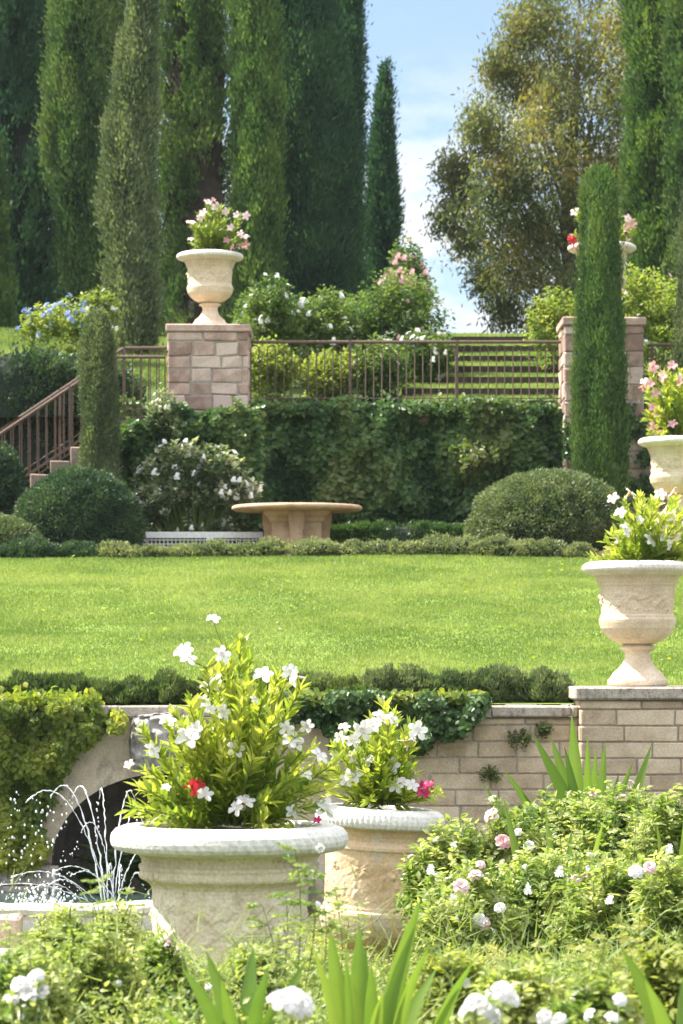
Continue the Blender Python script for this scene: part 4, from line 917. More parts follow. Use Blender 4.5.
# ------------------------------------------------------------------ plants in the urns
def urn_plant(label, root, tips, flowers, Y, leaf, seed, dY=.25, spread_auto=14, env=None, mat='mand', dens=1.7, fl_s=1.0, wide=.31):
    g = np.random.default_rng(seed); root = np.array(root, float)
    t = thing('flowering_plant', label, 'plant', tuple(root))
    P = []; D = []; T_ = []; mb = MB(); allt = []
    for (px, py) in tips: allt.append(W(px, py, Y + g.uniform(-dY, dY)))
    base_t = list(allt)
    for _ in range(spread_auto):
        a = base_t[int(g.integers(len(base_t)))]; f = g.uniform(.45, .95)
        q = root + (a - root) * f + g.normal(0, .07, 3); q[1] = Y + g.uniform(-dY * 1.3, dY * 1.3); allt.append(q)
    for e in allt:
        r0 = root + np.array([(e[0] - root[0]) * .35, (e[1] - Y) * .4, 0]); r0[2] = root[2]
        e = np.array(e); Ls = np.linalg.norm(e - r0); 
        mid = (r0 + e) / 2 + np.array([(r0[0] - e[0]) * .15, 0, Ls * .06]) + g.normal(0, .02, 3)
        nseg = max(5, int(Ls / .03 * dens)); us = np.linspace(0, 1, nseg)
        pts = [(1 - u) ** 2 * r0 + 2 * u * (1 - u) * mid + u * u * e for u in us]
        mb.tube([p - root for p in pts[::max(1, nseg // 5)]] + [pts[-1] - root], .0035, 4, caps=False)
        for i, p in enumerate(pts[1:]):
            u = us[i + 1]; d = nrm(pts[min(i + 2, nseg - 1)] - pts[i]) if i + 2 < nseg else nrm(pts[-1] - pts[-2])
            side = nrm(np.cross(d, g.normal(size=3)))
            for sg in (-1, 1, 0) if i % 3 == 0 else (-1, 1):
                if u < .15 and g.uniform() < .3: continue
                dd = side * sg * g.uniform(.6, 1.1) + d * g.uniform(.45, 1.0) + (np.array([0, 0, .25]))
                P.append(p - root); D.append(dd); T_.append(.30 + .42 * u + g.normal(0, .16))
    P = np.array(P); D = np.array(D); m = len(P)
    Ln = leaf * g.uniform(.6, 1.25, m)
    obj('foliage', leaves('foliage', P, D, Ln, Ln * wide * g.uniform(.8, 1.2, m), M[mat], 'leaf', np.array(T_), face=np.tile(np.array([0, -.2, 1.]), (m, 1)), seed=seed), t)
    for (key, px, py, s_) in flowers:
        p = W(px, py, Y - dY * .9 + g.uniform(-.04, .12)) - root
        low = P[P[:, 2] < p[2] - .02] if (P[:, 2] < p[2] - .02).any() else P
        q = low[np.argmin(np.linalg.norm(low - p, axis=1))]
        mb.tube([q, q * .45 + p * .55 + [0, .01, -.015], p + [0, .012, -.004]], [.003, .0026, .0022], 4, caps=False)
        add_flower(t, key, p, (g.normal(0, .5), -1, .35), s_ * fl_s * .96 * g.uniform(.85, 1.15), g)
    mb.build('stem', M['stem'], t, True)
    return t
W_ = 'trumpet_white'
tipsF = [(240, 640), (226, 652), (206, 668), (250, 660), (262, 676), (283, 688), (190, 700), (173, 715), (232, 668), (300, 690), (205, 735), (170, 745), (150, 772), (141, 790), (137, 808), (225, 700), (250, 705), (275, 720), (295, 738), (312, 752),
         (322, 772), (326, 790), (318, 806), (155, 800), (185, 780), (300, 785), (215, 762), (262, 765), (242, 735), (160, 756), (243, 690), (270, 745), (196, 722), (285, 790), (232, 780), (180, 808), (210, 805), (255, 808), (299, 812), (234, 720), (218, 685)]
flF = [(W_, 213, 620, .8), (W_, 185, 652, 1.2), (W_, 187, 660, .9), (W_, 221, 655, 1.2), (W_, 214, 685, 1.15), (W_, 263, 676, 1.25), (W_, 297, 677, 1.1), (W_, 290, 672, .9), (W_, 208, 709, .9), (W_, 188, 738, 1.3), (W_, 196, 730, 1.1), (W_, 151, 751, .9), (W_, 167, 722, 1.0),
       (W_, 235, 749, 1.1), (W_, 245, 803, 1.1), (W_, 238, 808, .9), (W_, 293, 742, 1.2), (W_, 318, 757, 1.0), (W_, 303, 775, .9), (W_, 287, 727, 1.0), (W_, 306, 725, .8), (W_, 290, 741, .9), (W_, 326, 808, 1.0), ('trumpet_pale', 130, 765, .7), (W_, 205, 795, .9), (W_, 292, 812, .7),
       (W_, 222, 712, .8), (W_, 166, 788, .6), ('trumpet_red', 190, 787, 1.0), ('trumpet_red', 197, 785, .8), ('trumpet_magenta', 318, 820, .5), (W_, 203, 700, .7), (W_, 254, 700, .5)]
urn_plant('tall bushy yellow green plant with large white trumpet flowers in the large front urn', (WX(229.5, YF), YF, WZ(825, YF)), tipsF, flF, YF, .086, 401, dY=.30, spread_auto=88)
tips2 = [(385, 708), (395, 716), (372, 722), (358, 735), (342, 735), (335, 748), (330, 770), (340, 785), (405, 735), (412, 748), (400, 760), (415, 775), (422, 790), (385, 745), (365, 755), (350, 770), (375, 775), (395, 785), (405, 795), (360, 790), (332, 795), (430, 798), (388, 725), (370, 740)]
fl2 = [(W_, 341, 738, 1.1), (W_, 352, 742, 1.0), (W_, 363, 730, 1.3), (W_, 372, 726, 1.1), (W_, 380, 719, 1.2), (W_, 391, 720, 1.1), (W_, 417, 731, 1.3), (W_, 407, 743, 1.2), (W_, 352, 756, 1.2), (W_, 368, 762, 1.0), (W_, 392, 766, 1.3), (W_, 354, 775, 1.2), (W_, 347, 779, .9),
       (W_, 402, 783, 1.2), (W_, 396, 786, .9), (W_, 412, 786, .9), ('trumpet_magenta', 423, 794, 1.1), ('trumpet_magenta', 430, 786, 1.0), ('trumpet_magenta', 421, 786, .8), (W_, 344, 728, .9), (W_, 335, 757, .9)]
urn_plant('lower bushy plant with white and two crimson flowers in the leaning tan urn', (WX(383, Y2), Y2, WZ(805, Y2)), tips2, fl2, Y2, .095, 402, dY=.28, spread_auto=52, fl_s=1.05)
tips3 = [(625, 503), (640, 498), (660, 497), (675, 500), (688, 510), (612, 535), (618, 515), (650, 510), (665, 520), (680, 530), (630, 530), (645, 535), (615, 550), (660, 545), (690, 545), (635, 550), (612, 556), (672, 512), (700, 530), (705, 550)]
fl3 = [(W_, 621, 513, 1.2), (W_, 624, 530, 1.2), (W_, 616, 538, 1.2), (W_, 649, 540, 1.3), (W_, 664, 538, 1.3), (W_, 666, 530, 1.0), (W_, 672, 517, 1.4), (W_, 660, 495, 1.2), (W_, 629, 494, 1.2), ('trumpet_pale', 614, 499, 1.0), ('trumpet_pale', 674, 494, 1.0), (W_, 639, 520, .9), (W_, 668, 546, .9)]
urn_plant('low bushy plant with white flowers in the urn on the brick pedestal', (WX(637.5, YR), YR, WZ(567, YR)), tips3, fl3, YR, .10, 403, dY=.28, spread_auto=46, fl_s=1.1)
pk = 'trumpet_pink'
tips4 = [(650, 372), (665, 375), (680, 372), (695, 380), (655, 395), (650, 415), (670, 400), (685, 405), (700, 410), (660, 425), (680, 425), (650, 432), (705, 428), (665, 388), (690, 392)]
fl4 = [(pk, 652, 367, 1.5), (pk, 664, 377, 1.6), (pk, 680, 382, 1.5), (pk, 642, 387, 1.5), (pk, 650, 384, 1.4), (pk, 656, 393, 1.5), (pk, 652, 408, 1.4), (pk, 659, 413, 1.4), (pk, 652, 427, 1.3), (pk, 657, 432, 1.5), (pk, 673, 425, 1.4), (pk, 672, 366, 1.3), ('trumpet_pale', 679, 378, 1.5), ('trumpet_pale', 645, 382, 1.2)]
urn_plant('plant with pink flowers in the urn cut by the right edge', (WX(676, YM), YM, WZ(440, YM)), tips4, fl4, YM, .11, 404, dY=.3, spread_auto=40)
tips5 = [(208, 205), (218, 208), (228, 212), (240, 218), (200, 215), (193, 226), (205, 228), (220, 222), (235, 230), (245, 240), (195, 243), (215, 240), (230, 244), (212, 215), (225, 232)]
pl = 'trumpet_pale'
fl5 = [(pl, 191, 224, 1.5), (pl, 204, 213, 1.3), (pl, 208, 203, 1.4), (pl, 216, 207, 1.4), (pl, 225, 212, 1.2), (pl, 237, 215, 1.3), (pl, 246, 216, 1.5), (pl, 231, 228, 1.4), (pl, 245, 238, 1.4), (pk, 246, 245, 1.4), (pl, 238, 246, 1.3), (pl, 191, 240, 1.0), (pk, 213, 200, .9), (pk, 226, 240, 1.1), (pl, 200, 218, 1.2), (pk, 233, 248, 1.2), (pl, 241, 234, 1.2)]
urn_plant('plant with pale pink flowers in the urn on the left pier', (WX(210, Yp), Yp, WZ(254, Yp)), tips5, fl5, Yp, .11, 405, dY=.28, spread_auto=22, mat='shrub_yel')
tips6 = [(578, 215), (585, 220), (575, 235), (572, 245), (600, 212), (615, 215), (628, 222), (630, 235), (625, 245), (595, 225), (610, 232), (632, 228)]
fl6 = [(pl, 576, 213, 1.5), ('trumpet_red', 573, 241, 1.5), ('trumpet_red', 577, 246, 1.4), (pl, 627, 219, 1.4), (pk, 632, 224, 1.4), (pl, 626, 232, 1.4), (pl, 629, 240, 1.2), (pk, 625, 227, 1.1), ('trumpet_red', 571, 238, 1.2)]
urn_plant('plant with pale pink and red flowers peeking out around the bright column cypress', (WX(602, 43.05), 43.05, WZ(252, 43.05)), tips6, fl6, 43.05, .11, 406, dY=.28, spread_auto=22, mat='shrub_yel')

# ------------------------------------------------------------------ railings and stairs
bar_cache = {}
def bar_mesh(h):
    k = round(h, 3)
    if k not in bar_cache: mb = MB(); mb.box((-.008, -.008, 0), (.008, .008, h)); bar_cache[k] = mb.mesh('baluster', M['rail'])
    return bar_cache[k]
def railing(label, x0, x1, Y, zb0, zb1, zt0, zt1, sp=.117, hoops=True, postx=(), group=None, Ylast=None, foot=.05):
    t = thing('iron_railing', label, 'railing', (x0, Y, zb0), 0, group)
    n = int(round((x1 - x0) / sp)); Lx = x1 - x0
    zb = lambda x: (zb1 - zb0) * x / Lx; zt = lambda x: (zt0 - zb0) + (zt1 - zt0) * x / Lx
    mb = MB(); mb.tube([(0, 0, zt(0)), (Lx, 0, zt(Lx))], .024, 8); mb.build('top_rail', M['rail'], t)
    mb = MB(); mb.tube([(0, 0, zb(0) + foot), (Lx, 0, zb(Lx) + foot)], .013, 6); mb.tube([(0, 0, zb(0) + foot + .11), (Lx, 0, zb(Lx) + foot + .11)], .010, 6); mb.build('bottom_rail', M['rail'], t)
    for i in range(n + 1):
        x = Lx * i / n; h = zt(x) - zb(x) - foot
        if hoops and i < n and i % 2 == 0:
            x2 = Lx * (i + 1) / n; mb = MB(); w2 = (x2 - x) / 2; top = h - .05 - w2
            pts = [(0, 0, 0), (0, 0, top)] + [(w2 - w2 * math.cos(a), 0, top + w2 * math.sin(a)) for a in np.linspace(.3, math.pi - .3, 7)] + [(2 * w2, 0, top), (2 * w2, 0, 0)]
            k = ('h', round(h, 2), round(w2, 3))
            if k not in bar_cache: mb.tube(pts, .009, 4); bar_cache[k] = mb.mesh('hoop_baluster', M['rail'])
            obj('hoop_baluster', bar_cache[k], t, (x, 0, zb(x) + foot))
        elif not hoops or (i == n and i % 2 == 0):
            obj('baluster', bar_mesh(h), t, (x, 0, zb(x) + foot))
    for px in postx:
        x = px - x0; mb = MB(); h = zt(x) - zb(x) + .04; mb.box((-.02, -.02, -.04), (.02, .02, h - .02)); mb.build('post', M['rail'], t, loc=(x, .0, zb(x)))
    return t
Yr = 43.12
railing('long low iron railing with hooped balusters between the two stone piers', WX(251, Yr), WX(562, Yr), Yr, 5.6, 5.6, WZ(342, Yr), WZ(342, Yr), .117, True, [WX(350, Yr), WX(457, Yr)])
railing('iron railing running right from the right pier to the photo edge', WX(648, Yr), WX(800, Yr), Yr, 5.6, 5.6, WZ(345, Yr), WZ(345, Yr), .117, True, [WX(652, Yr)])
Ya = 42.1; Yb = 43.3
railing('front level iron railing of the stair landing left of the left pier', WX(116, Ya), WX(165, Ya), Ya, 5.36, 5.36, WZ(357, Ya), WZ(357, Ya), .125, False, [WX(116, Ya)])
railing('rear level iron railing of the stair landing left of the left pier', WX(124, Yb), WX(168, Yb), Yb, 5.45, 5.45, WZ(348, Yb), WZ(348, Yb), .125, False, [WX(124, Yb)])
sl = .665
dx = 3.2; railing('front sloping iron handrail descending the stairs to the left', WX(116, Ya) - dx, WX(116, Ya), Ya, 5.36 - dx * sl, 5.36, WZ(357, Ya) - dx * sl, WZ(357, Ya), .125, False, [WX(70, Ya)])
railing('rear sloping iron handrail descending the stairs to the left', WX(124, Yb) - dx, WX(124, Yb), Yb, 5.45 - dx * sl, 5.45, WZ(348, Yb) - dx * sl, WZ(348, Yb), .125, False, [WX(60, Yb)])
stp = thing('stone_stairs', 'stone steps descending to the left from the landing beside the left pier', 'stairs', (WX(116, 42.8), 42.0, 3.29))
x = 0; zt_ = 5.36 - 3.29
mb = MB(); mb.box((0, 0, 0), (1.0, 1.8, zt_ - .002), .5); mb.build('landing', M['step'], stp)
for i in range(10):
    mb = MB(); h = zt_ - (i + 1) * .19
    if h < .05: break
    mb.box((-.286 * (i + 1), -.05, 0), (-.286 * i - .002, 1.8, h), random.random(), .015, .006); mb.build('step', M['step'], stp)
# lit stone ends along the stair
# ------------------------------------------------------------------ stone table
YTb = 40.6
tb = thing('stone_table', 'round sandstone garden table on a moulded pedestal in front of the ivy wall', 'table', (WX(297, YTb), YTb, 3.29))
V, Fq = lathe(dense([(0, .715), (.78, .715), (.84, .722), (.875, .74), (.885, .76), (.875, .785), (.85, .797), (.8, .80), (0, .80)], .05), 72); obj('tabletop', mesh_np('tabletop', V, Fq, M['table'], smooth=True), tb)
def sq_stack(mb, lv, cx=0, cy=0):
    for (a, z0), (b, z1) in zip(lv[:-1], lv[1:]):
        V = [(cx + sx * a, cy + sy * a, z0) for sx, sy in ((-1, -1), (1, -1), (1, 1), (-1, 1))] + [(cx + sx * b, cy + sy * b, z1) for sx, sy in ((-1, -1), (1, -1), (1, 1), (-1, 1))]
        mb.add(V, [(0, 1, 5, 4), (1, 2, 6, 5), (2, 3, 7, 6), (3, 0, 4, 7), (0, 3, 2, 1), (4, 5, 6, 7)])
mb = MB(); sq_stack(mb, [(.42, 0), (.42, .08), (.36, .12), (.33, .16), (.335, .55), (.37, .58), (.38, .62), (.43, .66), (.45, .70), (.45, .714)]); mb.build('pedestal', M['table'], tb)
for (ax_, ay_) in ((0, -.36), (-.36, 0), (.36, 0), (0, .36)):
    mb = MB(); sq_stack(mb, [(.09, .0), (.095, .10), (.08, .16), (.085, .45), (.105, .56), (.11, .66), (.10, .70)], ax_, ay_); mb.build('pilaster', M['table'], tb)

# low white lattice fence
YL = 40.9
lf = thing('lattice_fence', 'low white lattice fence behind the box edging, left of the table', 'fence', (WX(140, YL), YL, 3.29))
Lx = WX(263, YL) - WX(140, YL); zt_ = WZ(532, YL) - 3.29
mb = MB(); mb.box((0, -.03, zt_ - .085), (Lx, .03, zt_), .5, .005); mb.box((0, -.02, .03), (Lx, .02, .08)); mb.build('frame_rail', M['white_paint'], lf)
for px in (140, 210, 263):
    mb = MB(); x = WX(px, YL) - WX(140, YL); mb.box((x - .05, -.04, 0), (x + .05, .04, zt_ - .075)); mb.build('post', M['white_paint'], lf)
mb = MB(); x = .05
while x < Lx: mb.box((x - .006, -.006, .08), (x + .006, .006, zt_ - .07)); x += .055
zz = .12
while zz < zt_ - .08: mb.box((0, -.012, zz), (Lx, -.0065, zz + .012)); zz += .055
mb.build('lattice', M['white_paint'], lf)

# ------------------------------------------------------------------ fountain
YB = 24.6; bxc = WX(62, YB)
fb = thing('fountain', 'half round pale stone fountain basin against the arched wall with thin arching water jets', 'fountain', (bxc, YB, -.15))
prof = dense([(0, 0), (0, .16), (-.03, .18), (-.04, .22), (-.02, .25), (.27, .25), (.29, .23), (.30, .02)], .08)
V = []; Fs = []; na = 60; npf = len(prof)
for a in np.linspace(math.pi, 2 * math.pi, na):
    for (d_, z_) in prof: V.append(((2.0 - d_) * math.cos(a), 1.85 + (3.3 - d_) * math.sin(a), z_ + .006 * math.sin(a * 37)))
for i in range(na - 1):
    for k in range(npf - 1): q = i * npf + k; Fs.append((q, q + npf, q + npf + 1, q + 1))
obj('basin', mesh_np('basin', V, np.array(Fs), M['basin'], smooth=False), fb)
V = []; Fs = []
for a in np.linspace(math.pi, 2 * math.pi, na): V += [(1.72 * math.cos(a), 1.85 + 3.02 * math.sin(a), .12), (1.72 * math.cos(a), 1.86, .12)]
for i in range(na - 1): Fs.append((2 * i, 2 * i + 2, 2 * i + 3, 2 * i + 1))
obj('water_surface', mesh_np('water_surface', V, np.array(Fs), M['water'], smooth=True), fb)
DROPS = []
def jet(pts, r=.0055, seed=0, drops=True):
    g = np.random.default_rng(seed); mb = MB(); P = np.array(pts); n = len(P)
    # thin stream swelling into beads of water
    top = int(np.argmax(P[:, 2])); cut = min(n, top + 10) if drops else n
    rr = [r * (g.uniform(.7, 1.35) if g.uniform() < .5 else g.uniform(.3, .7)) for i in range(cut)]
    mb.tube([p + g.normal(0, .003, 3) for p in P[:cut]], rr, 5)
    for p in P[cut:]:
        if g.uniform() < .8:
            DROPS.append((p + g.normal(0, .016, 3), g.uniform(.4, 1.25) * r * 1.25))
    return mb
def arc_pts(p0, apex, p1x, n=46, zend=.2):
    """ballistic arc in local coords through p0, apex and falling to zend"""
    p0 = np.array(p0); ap = np.array(apex); out = []
    up_ = ap[2] - p0[2]; T1 = 1.0; T2 = math.sqrt(max(.05, (ap[2] - zend) / up_))
    for s_ in np.linspace(0, T1 + T2, n):
        f = s_ / T1; x = p0[0] + (ap[0] - p0[0]) * f; yv = p0[1] + (ap[1] - p0[1]) * f; z = p0[2] + up_ * (2 * f - f * f); out.append((x, yv, z))
    return out
def L3(px, py, Y=YB): w_ = W(px, py, Y); return (w_[0] - bxc, w_[1] - YB, w_[2] + .15)
noz = L3(112, 912)
tops = [(62, 786, .1), (78, 787, .25), (98, 790, .35), (127, 792, .3), (134, 812, .15), (143, 850, .1), (48, 790, -.1), (112, 862, -.2), (90, 822, .0), (118, 868, .3), (86, 868, -.35), (75, 862, -.5), (140, 870, -.3)]
for i, (px, py, dy) in enumerate(tops):
    q0 = L3(104 + i * 2.2 if i < 6 else 100 + i * 2, 912); ap = list(L3(px, py)); ap[1] += dy
    pts = arc_pts(q0, ap, None, 54)
    jet(pts, .0066 if i < 6 else .0055, 500 + i).build('water_jet', M['spray'], fb, True)
q0 = L3(54, 908); jet([(q0[0] + math.sin(k) * .006, q0[1], q0[2] + k * .011) for k in range(30)], .013, 530, False).build('water_jet', M['spray'], fb, True)
for i, (px, py, x0_) in enumerate([(40, 868, 100), (20, 880, 95), (52, 880, 84), (65, 876, 90)]):
    ap = list(L3(px, py)); ap[1] -= .4; jet(arc_pts(L3(x0_, 905), ap, None, 50, .17), .0055, 540 + i).build('water_jet', M['spray'], fb, True)
g = np.random.default_rng(77); mb = MB()
for i in range(330):
    if i < 260: c = np.array(L3(g.normal(52, 16), 0)); c[2] = .18 + abs(g.normal(0, .07)); c[1] = -.7 + g.normal(0, .2)
    else: c = np.array(L3(g.uniform(5, 75), g.uniform(790, 900)))
    rr = g.uniform(.004, .011); mb.tube([c - [0, 0, rr], c, c + [0, 0, rr * 1.3]], [rr * .4, rr, rr * .4], 5)
for c, rr in DROPS: mb.tube([c - [0, 0, rr], c, c + [0, 0, rr * 1.3]], [rr * .4, rr, rr * .4], 5)
mb.build('spray', M['spray'], fb, True)['kind'] = 'stuff'
# block beside the basin
mb = MB(); ob = thing('stone_block', 'rough tan stone block at the left edge beside the fountain basin', 'stone block', (WX(5, 22.2), 22.2, -.16)); mb.box((-.12, -.15, 0), (.12, .15, .27), .5, .02, .01); mb.build('block', M['pier'], ob)
# pale path in front of the basin
V = []; Fs = []
pth = [(-200, 22.9, 19.0), (-80, 22.9, 19.3), (0, 22.95, 20.0), (40, 23.0, 20.9), (80, 23.0, 21.8), (115, 23.1, 22.5), (150, 23.2, 22.9), (175, 23.3, 23.1)]
for (px, ya, yb) in pth:
    for q in np.linspace(0, 1, 6): yy = ya + (yb - ya) * q; V.append((WX(px, 22), yy, float(gz(yy)) + .035))
for i in range(len(pth) - 1):
    for k in range(5): q = i * 6 + k; Fs.append((q, q + 1, q + 7, q + 6))
structure(obj('gravel_path', mesh_np('gravel_path', V, np.array(Fs), M['paving'])))

# ------------------------------------------------------------------ flower beds, right middle
GR = 'rose bushes in the bed below the brick wall'
RB = []
rb = [  # px, ptop, Y, hw px, label, flowers
 (448, 832, 19.0, 36, 'rose bush with white blooms right beside the leaning tan urn', [('cluster_white', 13, .62), ('rose_pale', 2, .9)]),
 (505, 812, 20.5, 48, 'bushy rose with one large pale pink bloom below the brick wall', [('rose_pale', 3, 1.1), ('cluster_white', 10, .6)]),
 (470, 872, 17.6, 40, 'low rose bush with a pale pink bloom in front of the white blooming rose', [('rose_pale', 3, .9), ('cluster_white', 8, .6)]),
 (565, 800, 21.2, 50, 'rose bush with orange tinged leaves in front of the tall iris leaves', [('cluster_white', 8, .6), ('rose_pale', 2, .7)]),
 (622, 796, 20.0, 48, 'tall yellow green rose bush near the right edge below the pedestal', [('cluster_white', 7, .65), ('rose_pale', 2, .7)]),
 (672, 800, 19.0, 44, 'rose bush cut off by the right edge in the flower bed', [('cluster_white', 6, .7)]),
 (545, 858, 18.2, 50, 'leafy rose bush in the middle of the right flower bed', [('cluster_white', 10, .6)]),
 (620, 862, 17.3, 52, 'light green rose bush in front of the right pedestal rose', [('cluster_white', 7, .65), ('rose_pale', 2, .6)]),
 (678, 870, 16.8, 40, 'low rose bush at the right edge in the second row', [('cluster_white', 4, .7)]),
 (448, 905, 17.0, 30, 'small leafy rose at the foot of the leaning tan urn', [('cluster_white', 3, .5)]),
]
for i, (px, pt, Y, hw, lb, fl) in enumerate(rb):
    zb = float(gz(Y)) - .03; zt = WZ(pt, Y); h = zt - zb; rx = hw * Y / F * 1.05
    RB.append(None); RB[-1] = clumpy('rose_bush', lb, 'rose bush', (WX(px, Y), Y, zb + h * .52), (rx * 1.15, rx, h * .50), int(175 * (rx / .33) * (h / .8)), 24, 'rose', .055, 600 + i, zb, 'leaf', fl, GR, .58, .10)

def rose_at(t, Y, lst):
    base = np.array(t.location)
    for (key, px, py, s_) in lst: add_flower(t, key, W(px, py, Y) - base, (random.uniform(-.4, .4), -1, .6), s_)
rose_at(RB[1], 19.9, [('rose_pink', 503, 842, 1.15), ('cluster_white', 440, 838, .8), ('rose_white', 529, 846, .8), ('cluster_white', 545, 866, .8), ('rose_white', 518, 832, .6)])
rose_at(RB[2], 17.0, [('rose_pale', 461, 887, 1.0), ('cluster_white', 452, 900, .9), ('rose_white', 478, 920, .9), ('cluster_white', 430, 870, .8), ('rose_white', 500, 908, .7)])
rose_at(RB[6], 17.7, [('cluster_white', 560, 872, .9), ('rose_white', 592, 868, .8), ('rose_pale', 576, 880, .7), ('cluster_white', 527, 890, .8)])
rose_at(RB[7], 16.7, [('rose_white', 636, 872, .9), ('rose_pale', 650, 868, .8), ('cluster_white', 610, 900, .7)])
# iris clumps
def iris(label, px, Y, zb, lv, seed, wd=.045, tint0=.5, group=None):
    """lv: list of (tip px, tip py, width scale, base px offset)"""
    g = np.random.default_rng(seed); bx = WX(px, Y)
    t = thing('iris_plant', label, 'plant', (bx, Y, zb), 0, group); V = []; Fs = []; T_ = []
    for (tx, ty, ws, bo) in lv:
        dy = g.uniform(-.12, .12); tip = W(tx, ty, Y) - np.array([bx, Y, zb]); tip[1] = dy * 2.2; b = np.array([bo * Y / F, dy, 0]); n = 12
        bend = (b[0] - tip[0]) * .35; o = len(V); side = nrm(np.array([1, g.uniform(-.35, .35), 0])); tt = np.clip(tint0 + g.normal(0, .2), 0, 1)
        for i in range(n + 1):
            u = i / n; p = b * (1 - u) + tip * u; p = p + np.array([bend * math.sin(u * math.pi) * .6, 0, .04 * math.sin(u * math.pi)])
            wv = wd * ws * (1 - u ** 4) * (.55 + .45 * math.sin(min(1, u * 1.6) * 1.57)) * .5 + .0008
            for k, sd_ in enumerate((-1, 0, 1)): V.append(p + side * sd_ * wv + np.array([0, (.22 * wv if sd_ == 0 else 0), 0])); T_.append(tt + (.16 if k == 1 else 0) + .25 * (.5 - u) + g.normal(0, .05))
        for i in range(n):
            for k in range(2): q = o + i * 3 + k; Fs.append((q, q + 1, q + 4, q + 3))
    obj('leaves', mesh_np('leaves', V, np.array(Fs), M['iris'], smooth=True, tint=np.clip(T_, 0, 1)), t)
    return t
iris('tall clump of broad sword shaped iris leaves in front of the brick wall', 592, 23.0, -.15, [(574, 714, 2.6, -10), (531, 733, 2.5, 4), (552, 738, 2.4, -2), (608, 742, 1.8, 6), (543, 752, 1.8, 8), (596, 748, 1.7, 0), (562, 745, 1.9, -6), (635, 762, 1.7, 4), (655, 745, 1.9, 24), (618, 772, 1.6, 8), (585, 735, 1.6, -6), (502, 768, 2.0, -22), (520, 790, 1.6, -18), (484, 785, 1.6, -50)], 701, .06, .42)
iris('iris blades poking up through the roses in the middle of the right bed', 560, 18.6, -.05, [(520, 835, 1.5, -12), (548, 812, 1.3, 0), (575, 830, 1.4, 6), (505, 800, 1.5, -30), (600, 818, 1.3, 16), (560, 850, 1.2, 4), (488, 872, 1.3, -40)], 706, .045, .6)
iris('clump of narrow iris leaves standing at the right edge of the bed', 668, 18.6, -.05, [(683, 800, 1.3, 8), (690, 840, 1.4, 12), (640, 850, 1.2, -6), (655, 820, 1.2, 0), (700, 870, 1.3, 10), (628, 880, 1.0, -12)], 702, .04, .6)
iris('broad lit iris clump at the bottom centre in front of the leaning urn', 352, 10.2, .42, [(421, 897, 1.7, 30), (414, 920, 1.2, 24), (428, 940, 1.1, 34), (338, 958, 1.0, 2), (366, 950, 1.0, 12), (394, 972, 1.0, 18), (330, 930, 1.6, -10), (360, 928, 1.6, 4), (371, 962, 1.4, 20), (352, 980, 1.5, 8), (382, 985, 1.3, 16), (313, 940, .9, -8), (439, 975, 1.4, 40), (405, 965, 1.2, 26), (345, 945, .7, 0), (470, 955, 1.3, 70)], 703, .042, .62)
iris('low spread of dark iris blades at the bottom left of centre', 238, 10.4, .42, [(183, 965, 1.5, -6), (205, 955, 1.5, -4), (252, 952, 1.7, 6), (270, 960, 1.3, 10), (305, 965, 1.3, 26), (222, 978, 1.3, 0), (285, 985, 1.3, 16), (160, 1000, 1.2, -20)], 704, .042, .35)
iris('single arching iris leaf cluster in the bottom right corner', 672, 9.6, .5, [(622, 948, 1.5, 0), (640, 975, 1.2, 4), (700, 960, 1.3, 16)], 705, .05, .5)

# ground cover ------------------------------------------------------
def cover(label, n, x0f, x1f, y0, y1, hgt, mat, leaf, seed, shape='leaf', name='ground_cover', patch=.5, asp=.5):
    g = np.random.default_rng(seed); Y = g.uniform(y0, y1, n); X = x0f(Y) + g.uniform(0, 1, n) * (x1f(Y) - x0f(Y))
    Q = np.stack([X, Y, 0 * X], 1); l = Noise(patch, seed, 3)(Q); h = hgt * np.clip(.55 + .32 * l, .08, 1.4)
    Z = gz(Y) + h * g.uniform(.15, 1, n) ** .5; P = np.stack([X, Y, Z], 1)
    D = np.stack([g.normal(0, .8, n), g.normal(0, .8, n), g.uniform(.1, 1.2, n)], 1)
    me = leaves(name, P, D, leaf * g.uniform(.5, 1.3, n), leaf * asp * g.uniform(.7, 1.2, n), M[mat], shape, np.clip(.45 + .12 * l + g.normal(0, .2, n), 0, 1), face=np.tile(np.array([0, -.2, 1.]), (n, 1)), seed=seed)
    tag(obj(name, me), label, 'ground cover', kind='stuff')
L0 = lambda f: (lambda Y: WX(f, Y))
cover('low yellow green ground cover in front of the rose bushes', 60000, L0(405), L0(760), 14.0, 18.5, .26, 'cover', .030, 801, patch=.6)
cover('leafy green ground cover in the bed nearest the camera', 52000, L0(-80), L0(760), 10.0, 14.5, .28, 'rose', .034, 802, patch=.45)
cover('fine green ground cover around the two big urns', 30000, L0(230), L0(430), 14.5, 22.0, .24, 'cover', .030, 803, patch=.5)
cover('low herbs at the edge of the basin grass at the left', 26000, L0(-60), L0(230), 13.2, 16.5, .22, 'rose', .030, 804, patch=.5)
cover('grassy tufts between the rose bushes and the near bed', 16000, L0(430), L0(760), 12.8, 15.0, .3, 'grass', .075, 805, shape='blade', patch=.4, asp=.10)
cover('weeds and herbs under the brick wall behind the roses', 16000, L0(400), L0(800), 20.5, 26.3, .25, 'shrub_mid', .04, 806, patch=.5)

cover('thin tall grass blades rising through the nearest bed', 5000, L0(-80), L0(760), 10.5, 16.0, .5, 'grass', .16, 807, shape='blade', patch=.5, asp=.05)
cover('grassy fringe around the basin and beside the big urn', 5000, L0(-80), L0(230), 15.0, 20.0, .2, 'grass', .12, 808, shape='blade', patch=.5, asp=.07)
